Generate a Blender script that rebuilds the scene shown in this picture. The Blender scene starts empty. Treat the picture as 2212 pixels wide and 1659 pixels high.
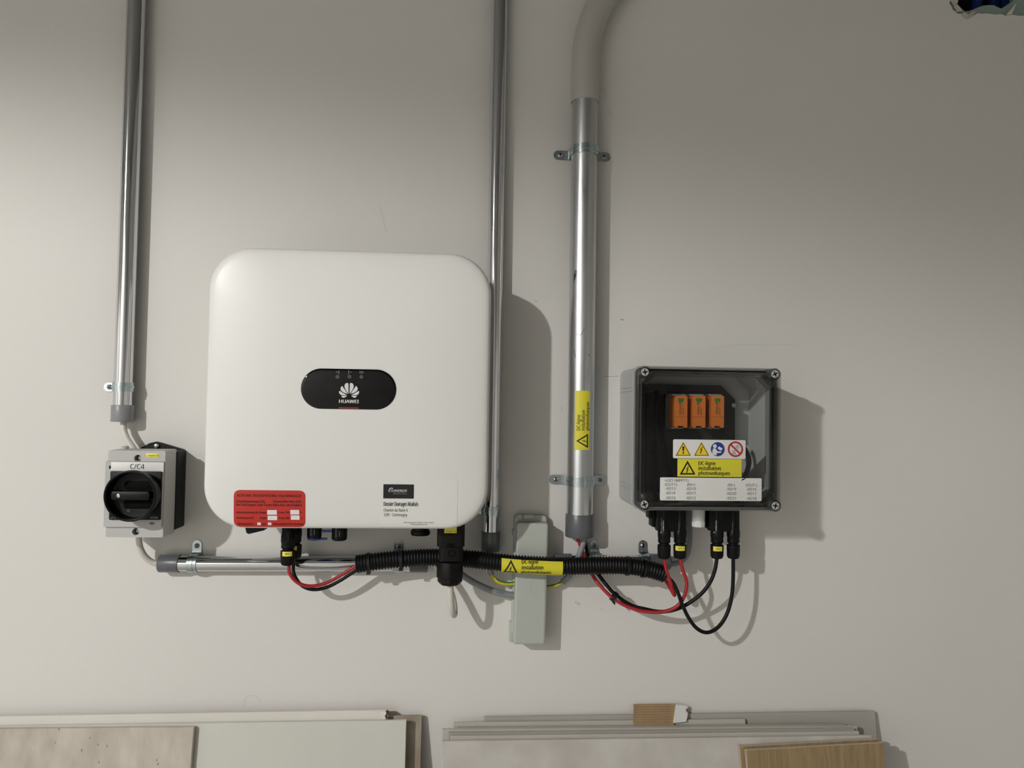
import bpy, bmesh, math, random
from mathutils import Vector, Matrix
random.seed(7)
scene = bpy.context.scene
COL = scene.collection

# ------------------------------------------------------------------ camera
D = 1.60           # distance of the camera from the wall plane (y = 0)
H = 1.25           # height of the camera
F = 1661.0         # focal length in pixels of the 2212 x 1659 frame
RHO = math.radians(0.9)
_u, _v = (985 - 1106) / F, (885 - 829.5) / F
_n = Vector((_u, _v, 1)).normalized()
_up = Vector((math.sin(RHO), -math.cos(RHO), 0))
_up.z = -(_up.x * _u + _up.y * _v)
_up.normalize()
_x = _n.cross(_up)
CAM = Vector((0, -D, H))
def cam2world(c):
    return Vector((_x.dot(c), _n.dot(c), _up.dot(c)))
_r, _dn, _fw = cam2world(Vector((1, 0, 0))), cam2world(Vector((0, 1, 0))), cam2world(Vector((0, 0, 1)))
cd = bpy.data.cameras.new('camera')
cd.sensor_width = 36.0
cd.sensor_fit = 'HORIZONTAL'
cd.lens = F / 2212 * 36.0
cd.clip_start = 0.02
cam = bpy.data.objects.new('camera', cd)
COL.objects.link(cam)
cam.matrix_world = Matrix(((_r.x, -_dn.x, -_fw.x, CAM.x), (_r.y, -_dn.y, -_fw.y, CAM.y),
                           (_r.z, -_dn.z, -_fw.z, CAM.z), (0, 0, 0, 1)))
scene.camera = cam

# ------------------------------------------------------------------ world, lamp light, exposure
w = bpy.data.worlds.new('world')
scene.world = w
w.use_nodes = True
w.node_tree.nodes['Background'].inputs[0].default_value = (0.9, 0.95, 1.0, 1)
w.node_tree.nodes['Background'].inputs[1].default_value = 0.0
LAMP = Vector((-2.65, -3.35, H + 1.45))
ld = bpy.data.lights.new('lamp_light', 'SPOT')     # hanging lamp whose shade cuts the light off below the ceiling
ld.energy = 482
ld.color = (1.0, 0.985, 0.965)
ld.shadow_soft_size = 0.045
ld.spot_size = math.radians(160.5)
ld.spot_blend = 0.15
lo = bpy.data.objects.new('lamp_light', ld)
lo.location = LAMP
COL.objects.link(lo)
vs = scene.view_settings
vs.view_transform = 'Standard'
vs.look = 'None'
vs.gamma = 1.0
vs.use_curve_mapping = False
vs.exposure = 0.0
scene.cycles.use_denoising = True
scene.cycles.max_bounces = 7
scene.cycles.diffuse_bounces = 4
scene.cycles.adaptive_threshold = 0.06
scene.cycles.caustics_reflective = False
scene.cycles.transparent_max_bounces = 16

# ------------------------------------------------------------------ helpers
def W(px, py, d=0.0):
    """point on the plane d metres in front of the wall that the photo shows at px, py"""
    v = cam2world(Vector(((px - 1106) / F, (py - 829.5) / F, 1)))
    return CAM + v * ((D - d) / v.y)
def R(x0, y0, x1, y1, d):
    mx, my = (x0 + x1) / 2, (y0 + y1) / 2
    return W(x0, my, d).x, W(x1, my, d).x, W(mx, y1, d).z, W(mx, y0, d).z
def S(d):
    return (D - d) / F
def lin(h):
    h = h.lstrip('#')
    out = []
    for i in (0, 2, 4):
        c = int(h[i:i + 2], 16) / 255
        out.append(c / 12.92 if c <= 0.04045 else ((c + 0.055) / 1.055) ** 2.4)
    return (*out, 1)

MATS = {}
def mat(name, col, rough=0.5, metal=0.0, spec=0.5, var=0.0, vscale=40.0, vcol=None, bump=0.0, bscale=200.0,
        stretch=(1, 1, 1), coat=0.0, rvar=0.0, detail=4.0, emit=None, aniso=0.0):
    if name in MATS:
        return MATS[name]
    m = bpy.data.materials.new(name)
    m.use_nodes = True
    nt = m.node_tree
    b = nt.nodes['Principled BSDF']
    c = lin(col) if isinstance(col, str) else (*col, 1)
    b.inputs['Base Color'].default_value = c
    b.inputs['Roughness'].default_value = rough
    b.inputs['Metallic'].default_value = metal
    b.inputs['Specular IOR Level'].default_value = spec
    b.inputs['Coat Weight'].default_value = coat
    if emit:
        b.inputs['Emission Color'].default_value = (*emit[:3], 1)
        b.inputs['Emission Strength'].default_value = emit[3]
    if var or bump or rvar:
        tc = nt.nodes.new('ShaderNodeTexCoord')
        mp = nt.nodes.new('ShaderNodeMapping')
        mp.inputs['Scale'].default_value = stretch
        nt.links.new(tc.outputs['Object'], mp.inputs['Vector'])
    if var or rvar:
        nz = nt.nodes.new('ShaderNodeTexNoise')
        nz.inputs['Scale'].default_value = vscale
        nz.inputs['Detail'].default_value = detail
        nt.links.new(mp.outputs[0], nz.inputs['Vector'])
        rp = nt.nodes.new('ShaderNodeMapRange')
        rp.inputs['From Min'].default_value = 0.3
        rp.inputs['From Max'].default_value = 0.7
        nt.links.new(nz.outputs[0], rp.inputs['Value'])
        if var:
            mx = nt.nodes.new('ShaderNodeMix')
            mx.data_type = 'RGBA'
            c2 = lin(vcol) if vcol else tuple(x * (1 - var) for x in c[:3]) + (1,)
            mx.inputs[6].default_value = c
            mx.inputs[7].default_value = c2
            nt.links.new(rp.outputs[0], mx.inputs[0])
            nt.links.new(mx.outputs[2], b.inputs['Base Color'])
        if rvar:
            r2 = nt.nodes.new('ShaderNodeMapRange')
            r2.inputs['To Min'].default_value = max(0.02, rough - rvar)
            r2.inputs['To Max'].default_value = rough + rvar
            nt.links.new(rp.outputs[0], r2.inputs['Value'])
            nt.links.new(r2.outputs[0], b.inputs['Roughness'])
    if bump:
        n2 = nt.nodes.new('ShaderNodeTexNoise')
        n2.inputs['Scale'].default_value = bscale
        n2.inputs['Detail'].default_value = 2
        nt.links.new(mp.outputs[0], n2.inputs['Vector'])
        bp = nt.nodes.new('ShaderNodeBump')
        bp.inputs['Strength'].default_value = bump
        bp.inputs['Distance'].default_value = 0.002
        nt.links.new(n2.outputs[0], bp.inputs['Height'])
        nt.links.new(bp.outputs[0], b.inputs['Normal'])
    MATS[name] = m
    return m
def clear_plastic(name, tint, ior=1.5, rough=0.03):
    m = bpy.data.materials.new(name)
    m.use_nodes = True
    nt = m.node_tree
    for n in list(nt.nodes):
        nt.nodes.remove(n)
    out = nt.nodes.new('ShaderNodeOutputMaterial')
    tr = nt.nodes.new('ShaderNodeBsdfTransparent')
    tr.inputs[0].default_value = (*tint, 1)
    gl = nt.nodes.new('ShaderNodeBsdfGlossy')
    gl.inputs['Roughness'].default_value = rough
    lw = nt.nodes.new('ShaderNodeLayerWeight')
    pw = nt.nodes.new('ShaderNodeMath'); pw.operation = 'POWER'; pw.inputs[1].default_value = 4.0
    fr = nt.nodes.new('ShaderNodeMath'); fr.operation = 'MULTIPLY_ADD'; fr.inputs[1].default_value = 0.5; fr.inputs[2].default_value = 0.04
    nt.links.new(lw.outputs['Facing'], pw.inputs[0])
    nt.links.new(pw.outputs[0], fr.inputs[0])
    mx = nt.nodes.new('ShaderNodeMixShader')
    nt.links.new(fr.outputs[0], mx.inputs[0])
    nt.links.new(tr.outputs[0], mx.inputs[1])
    nt.links.new(gl.outputs[0], mx.inputs[2])
    nt.links.new(mx.outputs[0], out.inputs[0])
    MATS[name] = m
    return m

WLOC = {}
def link(o, parent, loc):
    COL.objects.link(o)
    pl = WLOC[parent] if parent is not None else Vector((0, 0, 0))
    o.parent = parent
    o.location = loc - pl
    WLOC[o] = loc.copy()
    return o
def empty(name, loc, label, cat, group=None):
    o = bpy.data.objects.new(name, None)
    o.empty_display_size = 0.02
    link(o, None, Vector(loc))
    return tag(o, label, cat, group)
def tag(o, label, cat=None, group=None, kind=None):
    if label: o['label'] = label
    if cat: o['category'] = cat
    if group: o['group'] = group
    if kind: o['kind'] = kind
    return o

class MB:
    def __init__(self):
        self.v, self.f = [], []
    def add(self, vs, fs):
        k = len(self.v)
        self.v += [Vector(p) for p in vs]
        self.f += [tuple(i + k for i in f) for f in fs]
        return self
    def merge(self, o):
        return self.add(o.v, o.f)
    def loft(self, rings, cap0=True, cap1=True, closed=True):
        n = len(rings[0])
        vs = [p for r in rings for p in r]
        fs = []
        for i in range(len(rings) - 1):
            for j in range(n if closed else n - 1):
                a, b = i * n + j, i * n + (j + 1) % n
                fs.append((a, b, b + n, a + n))
        if cap0: fs.append(tuple(reversed(range(n))))
        if cap1: fs.append(tuple(range((len(rings) - 1) * n, len(rings) * n)))
        return self.add(vs, fs)
    def box(self, x0, x1, d0, d1, z0, z1):
        vs = [(x, -d, z) for d in (d0, d1) for x, z in ((x0, z0), (x1, z0), (x1, z1), (x0, z1))]
        return self.add(vs, [(0, 1, 2, 3)[::-1], (4, 5, 6, 7), (0, 1, 5, 4), (1, 2, 6, 5), (2, 3, 7, 6), (3, 0, 4, 7)])
    def rbox(self, x0, x1, d0, d1, z0, z1, r=0.002, bev=0.001, n=4, cap=True):
        rings = [rr(x0, x1, z0, z1, r, i, n, d) for i, d in ((0, d0), (0, d1 - bev), (bev * .3, d1 - bev * .3), (bev, d1))]
        return self.loft(rings, True, cap)
    def tube(self, pts, rad, seg=12, caps=True):
        pts = [Vector(p) for p in pts]
        rs = rad if isinstance(rad, (list, tuple)) else [rad] * len(pts)
        t = (pts[1] - pts[0]).normalized()
        ref = Vector((0, 1, 0)) if abs(t.y) < .9 else Vector((1, 0, 0))
        a = t.cross(ref).normalized()
        rings = []
        for i, p in enumerate(pts):
            t2 = (pts[min(i + 1, len(pts) - 1)] - pts[max(i - 1, 0)])
            t2 = t2.normalized() if t2.length > 1e-9 else t
            a = (a - t2 * a.dot(t2)).normalized()
            b = t2.cross(a)
            t = t2
            rings.append([p + (a * math.cos(2 * math.pi * k / seg) + b * math.sin(2 * math.pi * k / seg)) * rs[i] for k in range(seg)])
        return self.loft(rings, caps, caps)
    def lathe(self, prof, org, axis='Z', seg=24, wob=None, caps=True):
        """prof: (radius, distance along axis)"""
        rings = []
        for r, h in prof:
            ring = []
            for k in range(seg):
                q = r * (wob(k) if wob else 1)
                c, s = q * math.cos(2 * math.pi * k / seg), q * math.sin(2 * math.pi * k / seg)
                p = {'Z': (c, s, h), 'D': (c, -h, s), 'X': (h, c, s)}[axis]
                ring.append(Vector(org) + Vector(p))
            rings.append(ring)
        return self.loft(rings, caps, caps)
    def poly(self, pts):
        return self.add(pts, [tuple(range(len(pts)))])
    def slab(self, pts, d0, d1):
        """polygon given as (x, z) extruded from depth d0 to d1"""
        return self.loft([[Vector((x, -d, z)) for x, z in pts] for d in (d0, d1)])
    def holed(self, outer, holes, d):
        bm = bmesh.new()
        es = []
        for lp in [outer] + holes:
            vv = [bm.verts.new((x, -d, z)) for x, z in lp]
            es += [bm.edges.new((vv[i], vv[(i + 1) % len(vv)])) for i in range(len(vv))]
        bmesh.ops.triangle_fill(bm, use_beauty=True, use_dissolve=False, edges=es)
        bm.normal_update()
        bm.verts.index_update()
        fs = [tuple(v.index for v in (f.verts if f.normal.y < 0 else reversed(f.verts))) for f in bm.faces]
        self.add([v.co.copy() for v in bm.verts], fs)
        bm.free()
        return self
    def fine(self, L):
        bm = bmesh.new()
        vv = [bm.verts.new(p) for p in self.v]
        for f in self.f:
            try: bm.faces.new([vv[i] for i in f])
            except ValueError: pass
        bm.normal_update()
        bmesh.ops.triangulate(bm, faces=bm.faces)
        for _ in range(6):
            es = [e for e in bm.edges if e.calc_length() > L]
            if not es: break
            bmesh.ops.subdivide_edges(bm, edges=es, cuts=1)
            bm.normal_update()
            bmesh.ops.triangulate(bm, faces=[f for f in bm.faces if len(f.verts) > 3])
        bm.verts.index_update()
        self.v = [v.co.copy() for v in bm.verts]
        self.f = [tuple(v.index for v in f.verts) for f in bm.faces]
        bm.free()
        return self
    def warp(self, fn):
        self.v = [Vector(fn(p)) for p in self.v]
        return self
    def build(self, name, m, parent=None, ang=35, flat=False):
        me = bpy.data.meshes.new(name)
        lo_ = Vector([min(p[i] for p in self.v) for i in range(3)])
        hi_ = Vector([max(p[i] for p in self.v) for i in range(3)])
        c = (lo_ + hi_) / 2
        me.from_pydata([p - c for p in self.v], [], self.f)
        bm = bmesh.new()
        bm.from_mesh(me)
        if not flat:
            bmesh.ops.recalc_face_normals(bm, faces=bm.faces)
        bm.to_mesh(me)
        bm.free()
        if ang:
            me.shade_smooth()
            me.set_sharp_from_angle(angle=math.radians(ang))
        me.materials.append(m)
        return link(bpy.data.objects.new(name, me), parent, c)

def rr(x0, x1, z0, z1, r, inset=0.0, n=4, d=0.0):
    x0, x1, z0, z1 = x0 + inset, x1 - inset, z0 + inset, z1 - inset
    r = max(r - inset, 1e-4)
    r = min(r, (x1 - x0) / 2 - 1e-6, (z1 - z0) / 2 - 1e-6)
    out = []
    for cx, cz, a0 in ((x1 - r, z1 - r, 0), (x0 + r, z1 - r, 90), (x0 + r, z0 + r, 180), (x1 - r, z0 + r, 270)):
        for k in range(n + 1):
            a = math.radians(a0 + 90 * k / n)
            out.append(Vector((cx + r * math.cos(a), -d, cz + r * math.sin(a))))
    return out
def circ(cx, cz, r, n=20):
    return [(cx + r * math.cos(2 * math.pi * k / n), cz + r * math.sin(2 * math.pi * k / n)) for k in range(n)]
def cr(pts, n=8):
    """Catmull-Rom through the points"""
    P = [Vector(p) for p in pts]
    P = [P[0] * 2 - P[1]] + P + [P[-1] * 2 - P[-2]]
    out = []
    for i in range(1, len(P) - 2):
        for k in range(n):
            t = k / n
            a, b, c, d = P[i - 1], P[i], P[i + 1], P[i + 2]
            out.append(0.5 * ((2 * b) + (c - a) * t + (2 * a - 5 * b + 4 * c - d) * t * t + (3 * b - a - 3 * c + d) * t ** 3))
    out.append(P[-2])
    return out
def resample(pts, step):
    out, acc = [pts[0]], 0.0
    for a, b in zip(pts, pts[1:]):
        L = (b - a).length
        while acc + L >= step:
            q = (step - acc) / L
            a = a.lerp(b, q)
            out.append(a)
            L = (b - a).length
            acc = 0.0
        acc += L
    return out
def pts(lst):
    return [W(*p) for p in lst]

# flat lettering -------------------------------------------------------------
CAPH = None
FONT = None
try:                                            # the plain sans face that ships inside Blender; its built-in face otherwise
    import os
    FONT = bpy.data.fonts.load(os.path.join(bpy.utils.system_resource('DATAFILES'), 'fonts', 'NotoSansHebrew-Regular.woff2'))
except Exception:
    FONT = None
def glyphs(s, bold=0.0):
    cu = bpy.data.curves.new('t', 'FONT')
    if FONT is not None:
        cu.font = FONT
    cu.body = s
    cu.size = 1
    cu.resolution_u = 3
    ob = bpy.data.objects.new('t', cu)
    COL.objects.link(ob)
    dg = bpy.context.evaluated_depsgraph_get()
    me = ob.evaluated_get(dg).to_mesh()
    v = [p.co.copy() for p in me.vertices]
    f = [tuple(p.vertices) for p in me.polygons]
    if bold:                                    # heavier strokes: the same outline struck twice, slightly apart
        n = len(v)
        v = [p + Vector((-bold * 1.6, 0, 0)) for p in v] + [p + Vector((bold * 1.6, 0, .0006)) for p in v]
        f = f + [tuple(i + n for i in q) for q in f]
    ob.evaluated_get(dg).to_mesh_clear()
    bpy.data.objects.remove(ob)
    bpy.data.curves.remove(cu)
    return v, f
CAPH = max(p.y for p in glyphs('H')[0])
def text(mb, s, x0, x1, yb, cap, d, bold=0.012, up=False):
    """lettering between pixel columns x0..x1 on baseline yb (up: runs upward from row x0 to row x1 on column yb)"""
    v, f = glyphs(s, bold)
    a0, a1 = min(p.x for p in v), max(p.x for p in v)
    k = cap * S(d) / CAPH
    if not up:
        o = W(x0, yb, d)
        L = W(x1, yb, d).x - o.x
        vs = [(o.x + (p.x - a0) / (a1 - a0) * L, -d - p.z * .3, o.z + p.y * k) for p in v]
    else:
        o = W(yb, x0, d)
        L = W(yb, x1, d).z - o.z
        vs = [(o.x - p.y * k, -d - p.z * .3, o.z + (p.x - a0) / (a1 - a0) * L) for p in v]
    return mb.add(vs, f)
def pxpoly(mb, pp, d):
    q = [W(x, y, d) for x, y in pp]
    ar = sum(a.x * b.z - b.x * a.z for a, b in zip(q, q[1:] + q[:1]))
    return mb.poly(q if ar > 0 else q[::-1])
def pxrect(mb, x0, y0, x1, y1, d):
    a, b, c, e = R(x0, y0, x1, y1, d)
    return mb.poly([(a, -d, c), (b, -d, c), (b, -d, e), (a, -d, e)])
def pxdisc(mb, x, y, r, d, n=24):
    o, q = W(x, y, d), r * S(d)
    return mb.poly([(o.x + q * math.cos(2 * math.pi * k / n), -d, o.z + q * math.sin(2 * math.pi * k / n)) for k in range(n)])
def pxring(mb, x, y, r0, r1, d, n=32, a0=0, a1=360):
    o, q = W(x, y, d), S(d)
    full = abs(a1 - a0) >= 360
    rings = []
    for r in (r0, r1):
        rings.append([Vector((o.x + r * q * math.cos(math.radians(a0 + (a1 - a0) * k / (n if full else n - 1))), -d,
                              o.z + r * q * math.sin(math.radians(a0 + (a1 - a0) * k / (n if full else n - 1))))) for k in range(n)])
    return mb.loft(rings, False, False, closed=full)
def stroke(mb, pp, wpx, d):
    q = [W(x, y, d) for x, y in pp]
    hw = wpx * S(d) / 2
    L, Rr = [], []
    for i, p in enumerate(q):
        t = (q[min(i + 1, len(q) - 1)] - q[max(i - 1, 0)]).normalized()
        nn = Vector((-t.z, 0, t.x)) * hw
        L.append(p + nn)
        Rr.append(p - nn)
    return mb.loft([L, Rr], False, False, closed=False)
def sticker(name, x0, y0, x1, y1, d, m, parent, r=1.5, label=None, th=0.0004):
    a, b, c, e = R(x0, y0, x1, y1, d)
    o = MB().rbox(a, b, d - 0.0003, d + th, c, e, r * S(d), 0.00005, 5).build(name, m, parent)
    if label: o['label'] = label
    return o

# ------------------------------------------------------------------ materials
M_wall = mat('painted_plaster', '#dddbd6', 0.75, var=0.04, vscale=1.6, bump=0.13, bscale=260, detail=1.5)
M_ceil = mat('ceiling_paint', '#807e7a', 0.8, bump=0.1, bscale=120)
M_far = mat('bare_concrete', '#c9c8c4', 0.85, var=0.2, vscale=4, bump=0.3, bscale=40)
M_floor = mat('screed', '#cac8c4', 0.7, var=0.2, vscale=6, bump=0.2, bscale=60)
M_steel = mat('polished_conduit', '#d4d6d8', 0.10, metal=1.0, rvar=0.03, vscale=30, stretch=(1, 1, .1))
M_alu = mat('brushed_aluminium', '#cfd1d2', 0.36, metal=1.0, rvar=0.10, vscale=22, var=0.14, bump=0.05, bscale=160, stretch=(1, 1, .25))
M_zinc = mat('zinc_plate', '#c2cdd0', 0.26, metal=1.0, var=0.15, vscale=90, rvar=0.06)
M_screw = mat('screw_steel', '#9a9ea0', 0.3, metal=1.0)
M_dark = mat('recess_black', '#060606', 0.7, spec=0.1)
M_sleeve = mat('grey_sleeve', '#8b8d90', 0.38, var=0.1, vscale=60)
M_sleeved = mat('dark_grey_sleeve', '#5d6063', 0.35, var=0.12, vscale=60)
M_pvc = mat('grey_pvc', '#b5b2ab', 0.30)
M_white = mat('white_enclosure', '#e4e4e0', 0.38, bump=0.03, bscale=900)
M_offw = mat('white_body', '#cfcec8', 0.5)
M_gloss = mat('display_glass', '#040506', 0.05, spec=0.4)
M_rim = mat('display_rim', '#141516', 0.2)
M_print_w = mat('white_print', '#d9dadb', 0.5)
M_print_g = mat('grey_print', '#8e9293', 0.5)
M_led = mat('indicator_lens', '#4c5152', 0.25)
M_redp = mat('red_print', '#7d1f1c', 0.5)
M_reds = mat('red_label', '#bf2a1c', 0.5, var=0.06, vscale=30)
M_darkred = mat('maroon_print', '#4a0c0a', 0.6)
M_boxw = mat('label_white_field', '#e9e2e4', 0.5)
M_lab = mat('white_label', '#e2e2de', 0.45)
M_lab2 = mat('paper_white_label', '#e5e5e1', 0.40)
M_black = mat('black_plastic', '#070809', 0.42, spec=0.22, var=0.15, vscale=50)
M_black2 = mat('black_matte_plastic', '#0c0b0b', 0.55, spec=0.2, bump=0.05, bscale=600)
M_print = mat('black_print', '#0f0f0f', 0.6)
M_yel = mat('yellow_label', '#ddd334', 0.45)
M_yel2 = mat('small_yellow_tag', '#eadf55', 0.42)
M_warn = mat('warning_yellow', '#efcf33', 0.45)
M_blue = mat('mandatory_blue', '#20398a', 0.45)
M_pro = mat('prohibition_red', '#b4232f', 0.45)
M_swgrey = mat('switch_grey', '#b9b9b6', 0.45, bump=0.04, bscale=500)
M_boxgrey = mat('box_grey', '#b7b9b8', 0.42)
M_gnd = mat('terminal_box_grey', '#b4b8b0', 0.48, bump=0.04, bscale=400)
M_cwhite = mat('light_grey_cable', '#cfccc4', 0.45)
M_cgrey = mat('grey_cable', '#8a8d90', 0.45)
M_cred = mat('red_cable', '#a71f29', 0.45)
M_cblack = mat('black_cable', '#0a0b0c', 0.45, spec=0.25)
M_corr = mat('corrugated_black', '#060708', 0.5, spec=0.25)
M_tie = mat('black_tie', '#101112', 0.3)
M_bluecap = mat('blue_cap', '#1f3f9c', 0.4)
M_orange = mat('orange_module', '#cf742e', 0.45)
M_green = mat('green_window', '#1f7a3c', 0.3)
M_plate = mat('black_mounting_plate', '#1d1f20', 0.5)
M_modbase = mat('module_base', '#2c2e2f', 0.45)
M_clearT = clear_plastic('clear_lid', (0.93, 0.93, 0.92))
M_clearE = clear_plastic('clear_lid_edge', (0.64, 0.64, 0.63), 1.4, 0.08)
M_lidscrew = mat('lid_screw', '#b4b6b4', 0.4)
M_ivory = mat('ivory_gland', '#d7d8d6', 0.4)
M_pencil = mat('pencil_lines', '#98958f', 0.9)
M_faint = mat('faint_scuff', '#c3c0ba', 0.9)
M_smudge = mat('black_smudge', '#2b2826', 0.7)

# two-coloured earth wire: green band on yellow, following the side of the wire
def earth_wire():
    m = mat('earth_wire', '#c9bd2c', 0.42)
    nt = m.node_tree
    b = nt.nodes['Principled BSDF']
    g = nt.nodes.new('ShaderNodeNewGeometry')
    sx = nt.nodes.new('ShaderNodeSeparateXYZ')
    nt.links.new(g.outputs['True Normal'], sx.inputs[0])
    gt = nt.nodes.new('ShaderNodeMath')
    gt.operation = 'GREATER_THAN'
    gt.inputs[1].default_value = 0.55
    nt.links.new(sx.outputs['Z'], gt.inputs[0])
    mx = nt.nodes.new('ShaderNodeMix')
    mx.data_type = 'RGBA'
    mx.inputs[6].default_value = lin('#c9bd2c')
    mx.inputs[7].default_value = lin('#2f7a3c')
    nt.links.new(gt.outputs[0], mx.inputs[0])
    nt.links.new(mx.outputs[2], b.inputs['Base Color'])
    return m
M_earth = earth_wire()

# ------------------------------------------------------------------ the room
XL, XR, YF, ZC = -5.2, 2.1, -4.3, 2.95
hole = [W(x, y, 0) for x, y in ((2050, -60), (2053, 0), (2051, 8), (2056, 14), (2058, 21), (2065, 25), (2068, 29), (2078, 30), (2084, 36),
                               (2090, 38), (2098, 33), (2107, 31), (2113, 28), (2122, 30), (2130, 28.5), (2139, 30), (2150, 31.5), (2158, 30.5), (2166, 31),
                               (2171, 34), (2180, 33), (2190, 32), (2200, 34), (2214, 34), (2235, 37), (2262, 34), (2282, 12), (2288, -40), (2280, -100),
                               (2220, -135), (2140, -128), (2080, -118))]
hole2 = [(p.x, p.z) for p in hole]
mb = MB()
mb.holed([(XL, 0), (XR, 0), (XR, ZC), (XL, ZC)], [hole2], 0.0)
k = len(mb.v)
n = len(hole)
mb.add([(x, 0, z) for x, z in hole2] + [(x, 0.004, z) for x, z in hole2],
       [(i, (i + 1) % n, n + (i + 1) % n, n + i) for i in range(n)])
mb.add([(XL, .16, 0), (XR, .16, 0), (XR, .16, ZC), (XL, .16, ZC)], [(0, 1, 2, 3)])
mb.add([(XL, 0, 0), (XR, 0, 0), (XR, 0, ZC), (XL, 0, ZC), (XL, .16, 0), (XR, .16, 0), (XR, .16, ZC), (XL, .16, ZC)],
       [(0, 1, 5, 4), (1, 2, 6, 5), (2, 3, 7, 6), (3, 0, 4, 7)])
wall = tag(mb.build('wall_back', M_wall, ang=0, flat=True), 'white plaster wall carrying the solar equipment', kind='structure')
def plain(name, x0, x1, d0, d1, z0, z1, m, label):
    return tag(MB().box(x0, x1, d0, d1, z0, z1).build(name, m, ang=0), label, kind='structure')
plain('floor', XL, XR, -.16, -YF, -.12, 0, M_floor, 'grey screed floor under the leaning tiles')
plain('ceiling', XL, XR, -.16, -YF, ZC, ZC + .12, M_ceil, 'plain off-white ceiling of the room')
plain('wall_left', XL - .12, XL, 0, -YF, 0, ZC, M_wall, 'white side wall beyond the lamp')
plain('wall_right', XR, XR + .12, 0, -YF, 0, ZC, M_wall, 'white side wall beyond the broken hole')
plain('wall_front', XL, XR, -YF, -YF + .12, 0, ZC, M_far, 'bare concrete wall facing the solar equipment')

# ceiling lamp: wide flat metal shade with the light at its rim
lamp = empty('ceiling_lamp', (LAMP.x, LAMP.y, ZC), 'round metal ceiling lamp with a shallow shade', 'lamp')
M_shade = mat('shade_metal', '#6e706f', 0.5)
MB().lathe([(.05, 0), (.05, -.03), (.008, -.035), (.008, -.15), (.02, -.155)], (LAMP.x, LAMP.y, ZC), 'Z').build('ceiling_rose', M_shade, lamp)
MB().lathe([(.03, ZC - .15 - LAMP.z), (.06, .07), (.12, .03), (.13, .012), (.128, .012), (.118, .028), (.058, .066), (.02, .085)], LAMP, 'Z', 32).build('shade', M_shade, lamp)
MB().lathe([(.001, .060), (.05, .058), (.055, .035), (.05, .022), (.001, .02)], LAMP, 'Z').build('bulb', mat('lit_bulb', '#ffffff', .5, emit=(1, .97, .92, 3)), lamp)

# broken corner of the plaster
M_teal = mat('green_board', '#8b9b90', 0.8, bump=0.3, bscale=120)
inner = [W(x, y, -.004) for x, y in ((2066, -60), (2064, 0), (2067, 8), (2074, 15), (2080, 21), (2086, 25), (2094, 23), (2101, 21), (2110, 17), (2118, 14),
                                    (2125, 12), (2137, 11), (2148, 11.5), (2154, 15), (2163, 18.5), (2171, 14), (2178, 10), (2187, 3), (2192, -5), (2196, -60), (2180, -110), (2100, -105))]
in2 = [(p.x, p.z) for p in inner]
mb = MB()
xs, zs = [p.x for p in hole], [p.z for p in hole]
mb.holed([(min(xs) - .02, min(zs) - .02), (max(xs) + .02, min(zs) - .02), (max(xs) + .02, max(zs) + .02), (min(xs) - .02, max(zs) + .02)], [in2], -.004)
n = len(in2)
rg = random.Random(3)
mb.add([(x, .004, z) for x, z in in2] + [(x + rg.uniform(-.002, .002), .022, z + rg.uniform(-.002, .002)) for x, z in in2],
       [(i, (i + 1) % n, n + (i + 1) % n, n + i) for i in range(n)])
tag(mb.build('plasterboard_layer', M_teal, wall, ang=0, flat=True), 'greenish plasterboard layer inside the broken hole')
mb = MB()
q = (min(xs) - .03, max(xs) + .03, min(zs) - .03, max(zs) + .03)
mb.add([(q[0], .022, q[2]), (q[1], .022, q[2]), (q[1], .022, q[3]), (q[0], .022, q[3]),
        (q[0], .15, q[2]), (q[1], .15, q[2]), (q[1], .15, q[3]), (q[0], .15, q[3])],
       [(4, 5, 6, 7), (0, 4, 5, 1), (1, 5, 6, 2), (2, 6, 7, 3), (3, 7, 4, 0)])
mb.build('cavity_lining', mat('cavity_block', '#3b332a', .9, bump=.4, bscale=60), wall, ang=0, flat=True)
def flap(pp, out):
    q = [W(x, y, o) for (x, y), o in zip(pp, out)]
    return MB().add([tuple(p) for p in q] + [tuple(p + Vector((0, -.0012, 0))) for p in q],
                    [tuple(reversed(range(len(q)))), tuple(range(len(q), 2 * len(q)))] + [(i, (i + 1) % len(q), len(q) + (i + 1) % len(q), len(q) + i) for i in range(len(q))])
M_torn = mat('torn_paper', '#cfcabd', 0.85, bump=.2, bscale=200)
for pp, out in ((((2078, 29), (2086, 40), (2092, 33), (2084, 27)), (.001, .008, .006, .001)), (((2090, 33), (2087, 40), (2104, 31), (2110, 26), (2100, 25)), (.006, .008, .006, .001, .001)),
                (((2053, 0), (2062, 14), (2068, 7), (2070, -6)), (.001, .006, .004, .001)), (((2060, 14), (2068, 26), (2078, 24), (2068, 10)), (.001, .005, .002, .001)),
                (((2172, 33), (2190, 12), (2196, 5), (2185, 32)), (.001, .003, .003, .001))):
    flap(pp, out).build('torn_paper_flap', M_torn, wall, ang=0)
bl = empty('blue_conduit', W(2130, 0, -.05), 'dark blue flexible conduits inside the broken hole', 'conduit')
M_bcon = mat('blue_tube', '#16306e', .4)
for a, b, dd in ((2105, 2128, -.045), (2150, 2140, -.06), (2172, 2182, -.05)):
    p0, p1 = W(a, 40, dd), W(b, -110, dd)
    L = [p0.lerp(p1, i / 80) for i in range(81)]
    MB().tube(L, [.0125 if i % 2 else .0105 for i in range(81)], 14).build('flexible_tube', M_bcon, bl, ang=60)

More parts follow.
